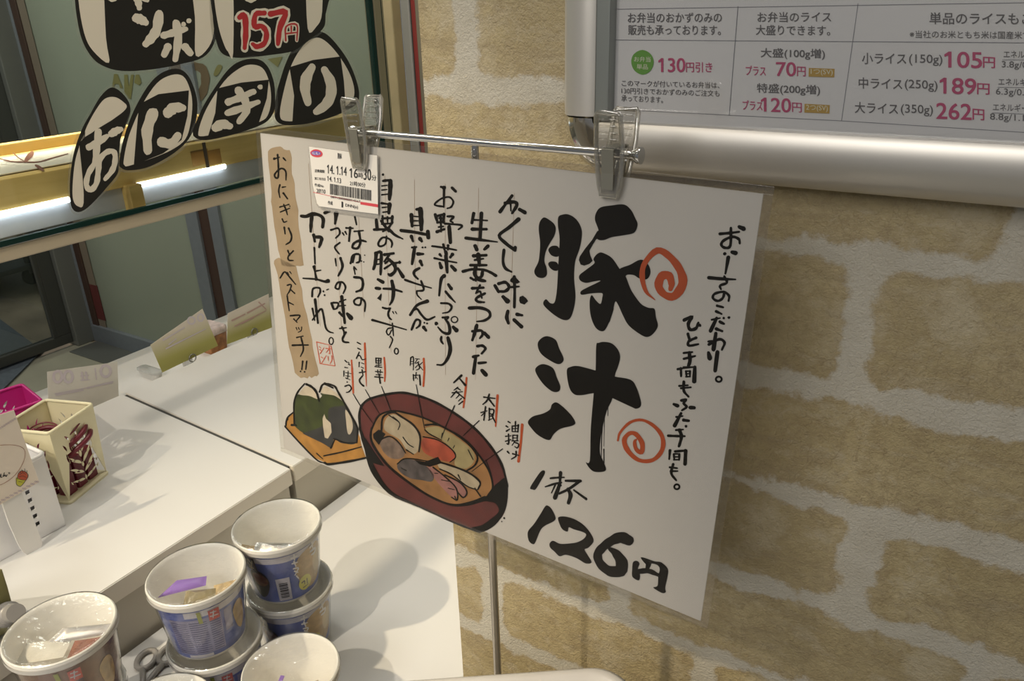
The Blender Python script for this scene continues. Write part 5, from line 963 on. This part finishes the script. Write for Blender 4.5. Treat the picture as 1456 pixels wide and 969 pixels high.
XC = X1+.020
cl = ax(28, 640, XC); cd = thing('hanging_card', 'beige card with cup drawing on a white tab in front of the white box', 'card', (cl.x, cl.y, cl.z))
fc = lambda u, v, h: ax(u, v, XC)-cl+Vector((h, 0, 0)); f6 = tile(fc, 0, 580, 4.036)
bm = bmesh.new(); prism(bm, [f6(x, y, 0) for x, y in ((-90, 70), (80, 14), (150, 215), (226, 428), (0, 558), (-90, 600))], (-.0006, 0, 0)); bmesh.ops.recalc_face_normals(bm, faces=bm.faces[:]); obj('card_sheet', bm, mat('card_beige', (.82, .72, .62), .5), cd)
bm = bmesh.new(); draw(bm, f6, "s 3 -60,225 0,216 70,214 125,228 144,262 130,320 85,388 30,430 -20,450 -70,460", .0003); obj('oval_line', bm, mat('line_brown', (.40, .20, .13), .5), cd)
bm = bmesh.new(); draw(bm, f6, "s 6 -8,392 6,388; s 6 4,382 2,398 12,400; s 5 24,374 18,396 28,386 34,396 40,384; c 52,376,4,4,3", .0003); write(bm, 'く', f6, -30, 400, -14, 396, 18, .0003); obj('card_lettering', bm, mbk, cd)
bm = bmesh.new(); draw(bm, f6, "p 92,402 122,410 145,416 128,440 112,450 94,436", .0003); obj('cup_drawing', bm, mat('draw_yellow', (.55, .52, .05), .5), cd)
bm = bmesh.new(); draw(bm, f6, "p 104,378 125,364 150,374 158,394 146,416 118,412 100,400", .00035); obj('cup_drawing', bm, mat('draw_red', (.50, .09, .04), .5), cd)
bm = bmesh.new(); draw(bm, f6, "s 3 104,378 125,362 152,374 160,396 128,442 112,452 92,434 104,380; s 2.5 112,384 130,374 148,384; s 2.5 108,398 128,392 150,402; s 3 124,356 132,372; s 3 140,350 144,372; s 3 112,366 120,376; s 3 154,362 152,376; s 2.5 94,404 122,414 146,416; s 2.5 106,424 128,428", .0004); obj('cup_outline', bm, mbk, cd)
bm = bmesh.new(); draw(bm, f6, ";".join("c %d,%d,5,4,2" % (x, 540-x*.545+(3 if k % 2 else -3)) for k, x in enumerate(range(-60, 218, 12)))+";"+";".join("c %d,%d,5,4,2" % (x, 118-x*.62) for x in range(-60, 86, 12)), .0003); obj('border_dots', bm, mat('dots_lilac', (.42, .33, .45), .5), cd)
bm = bmesh.new(); tab = [f6(x, y, -.002) for x, y in ((-20, 540), (20, 572), (80, 720), (132, 815))]; 
P = cat([(22, 572), (60, 680), (110, 790), (135, 832), (165, 852), (200, 852), (236, 824), (246, 780), (225, 720), (190, 640), (140, 520), (90, 400), (0, 420)], 1, True)
prism(bm, [f6(x, y, -.0045) for x, y in P], (.0035, 0, 0)); bmesh.ops.recalc_face_normals(bm, faces=bm.faces[:]); obj('plastic_tab', bm, mat('tab_white', (.78, .76, .74), .3, trans=0), cd)
bm = bmesh.new(); p = f6(100, 330, -.005); box(bm, (-.018, p.y-.012, p.z-.01), (-.004, p.y+.012, p.z+.03), .001); obj('hook', bm, mpl, cd)
# tape dispenser at the left edge
tp = az(3, 893, ZU); td = thing('tape_dispenser', 'olive and grey tape dispenser at the left edge, beside the white box', 'tape dispenser', (tp.x, tp.y, ZU))
def tl(u, v, h):
    q = ay(u, v, tp.y+h)-Vector((tp.x, tp.y, ZU)); q.z = max(q.z, .0005); return q
bm = bmesh.new(); prism(bm, [tl(u, v, 0) for u, v in ((-22, 822), (-6, 806), (3, 808), (12, 836), (20, 866), (14, 905), (-22, 915))], (0, -.045, 0)); bmesh.ops.recalc_face_normals(bm, faces=bm.faces[:]); bmesh.ops.bevel(bm, geom=bm.edges[:], offset=.002, segments=2, affect='EDGES'); obj('body', bm, mat('olive_plastic', (.34, .31, .13), .3), td, 40)
bm = bmesh.new(); a, b = tl(-20, 880, -.012), tl(23, 872, -.012); r0 = .014
tube(bm, [a, a.lerp(b, .78), a.lerp(b, .8), a.lerp(b, .84), a.lerp(b, .86), b], [r0, r0, r0*.86, r0*.86, r0*.72, r0*.70], 20); obj('roller', bm, mgp, td, 40)
# ------------------------------------------------------------------ price cards and packs on the far ledge
XL = -1.40
mcd = mat('card_cream', (.66, .63, .56), .6, noise=.05, nscale=12); mlil = mat('print_lilac', (.58, .52, .55), .6)
cgr = bpy.data.materials.new('card_yellow_green'); n, l = nodes(cgr); tc = n.new('ShaderNodeTexCoord'); sp_ = n.new('ShaderNodeSeparateXYZ'); l.new(tc.outputs['Generated'], sp_.inputs[0]); r_ = n.new('ShaderNodeValToRGB')
r_.color_ramp.elements[0].color = (.42, .40, .12, 1); r_.color_ramp.elements[1].color = (.64, .57, .48, 1); r_.color_ramp.elements[0].position = .25; r_.color_ramp.elements[1].position = .8
l.new(sp_.outputs[2], r_.inputs[0]); l.new(r_.outputs[0], n['Principled BSDF'].inputs['Base Color']); n['Principled BSDF'].inputs['Roughness'].default_value = .6
def card(label, q, m, txt, mtx, ringat=None):
    P = [ax(u, v, XL) for u, v in q]; zb_ = min(p.z for p in P); o = Vector((XL, sum(p.y for p in P)/len(P), zled)); t = thing('price_card', label, 'price card', o, group='price cards on the far ledge')
    bm = bmesh.new(); prism(bm, [p-o for p in P], (-.0008, 0, 0)); bmesh.ops.recalc_face_normals(bm, faces=bm.faces[:]); obj('card_sheet', bm, m, t)
    f = lambda u, v, h: ax(u, v, XL)+Vector((h, 0, 0))-o
    bm = bmesh.new(); draw(bm, f, txt, .0004); obj('mirrored_print', bm, mtx, t)
    bm = bmesh.new(); yc = 0; box(bm, (-.018, yc-.02, 0), (.014, yc+.02, .004), .001); box(bm, (-.004, yc-.012, .003), (-.001, yc+.012, zb_-zled+.02), .0005); obj('card_foot', bm, film('foot_clear', .1, (.9, .9, .9), milk=.3), t)
    if ringat:
        p = ax(*ringat, XL)-o; bm = bmesh.new(); tube(bm, [(.002, p.y+.0085*math.cos(a), p.z+.0085*math.sin(a)) for a in [2*PI*i/24 for i in range(24)]], .0012, 8, True); obj('clip_ring', bm, mat('ring_steel', (.30, .30, .28), .3, .8), t, True)
card('pale price card with faint lilac print, leftmost on the far ledge', [(67, 529), (167, 515), (169, 570), (71, 615)], mcd,
 "c 82,536,6,8,4; c 97,536,6,8,4; s 3 116,530 118,540; s 3 122,530 124,540; s 2 115,535 126,534; s 2 115,541 127,540; c 150,528,7,8,4; s 2 135,524 137,540; s 1.6 78,560 160,545; s 2.6 80,562 118,555; s 2.6 124,552 160,543", mlil)
card('tilted price card fading to yellow green, middle of the far ledge', [(214, 491), (288, 439.5), (310, 492), (231, 530)], cgr, "c 272,456,5,5,2.4; c 285,452,4,5,2.4; s 2 232,484 262,466; s 2 236,496 292,468; s 2 240,490 250,482", mlil, (273, 509))
card('yellow green price card just left of the poster edge', [(324, 446), (382, 418), (387, 466), (323, 490)], cgr, "s 2.4 330,456 348,447; s 2.4 352,445 376,432; s 2 334,464 378,442; s 2 344,460 360,452; s 2 368,430 378,440", mat('print_rose', (.48, .32, .27), .6), (361, 472))
def pack(label, q0, q1, zt__, mtop, mside, x0=-1.50, x1=-1.43):
    Y0, Y1 = ax(q0[0], q0[1], x1).y, ax(q1[0], q1[1], x1).y; t = thing('food_pack', label, 'food pack', ((x0+x1)/2, (Y0+Y1)/2, zled)); w_, d_ = (x1-x0)/2, abs(Y1-Y0)/2
    bm = loft(bmesh.new(), [(rrect(w_*.82, d_*.82, .01, 4), 0), (rrect(w_*.95, d_*.95, .01, 4), zt__*.72), (rrect(w_, d_, .01, 4), zt__*.75)]); obj('tray', bm, mside, t, 40)
    bm = loft(bmesh.new(), [(rrect(w_, d_, .01, 4), zt__*.76), (rrect(w_*.98, d_*.98, .01, 4), zt__*.95), (rrect(w_*.9, d_*.9, .008, 4), zt__)]); obj('lid', bm, mtop, t, 40)
pack('orange and white food pack between the two yellow green price cards', (299, 480), (326, 470), .062, mat('pack_lid', (.60, .50, .48), .25, noise=.3, nscale=60), mat('pack_orange', (.38, .16, .05), .35, noise=.5, nscale=60))
pack('clear lidded food pack behind the tilted price card', (216, 516), (230, 509), .020, film('pack_clear', .05, (.95, .95, .95), milk=.4, milkcol=(.85, .85, .84), gain=1.2), mat('pack_tray', (.70, .69, .67), .35))
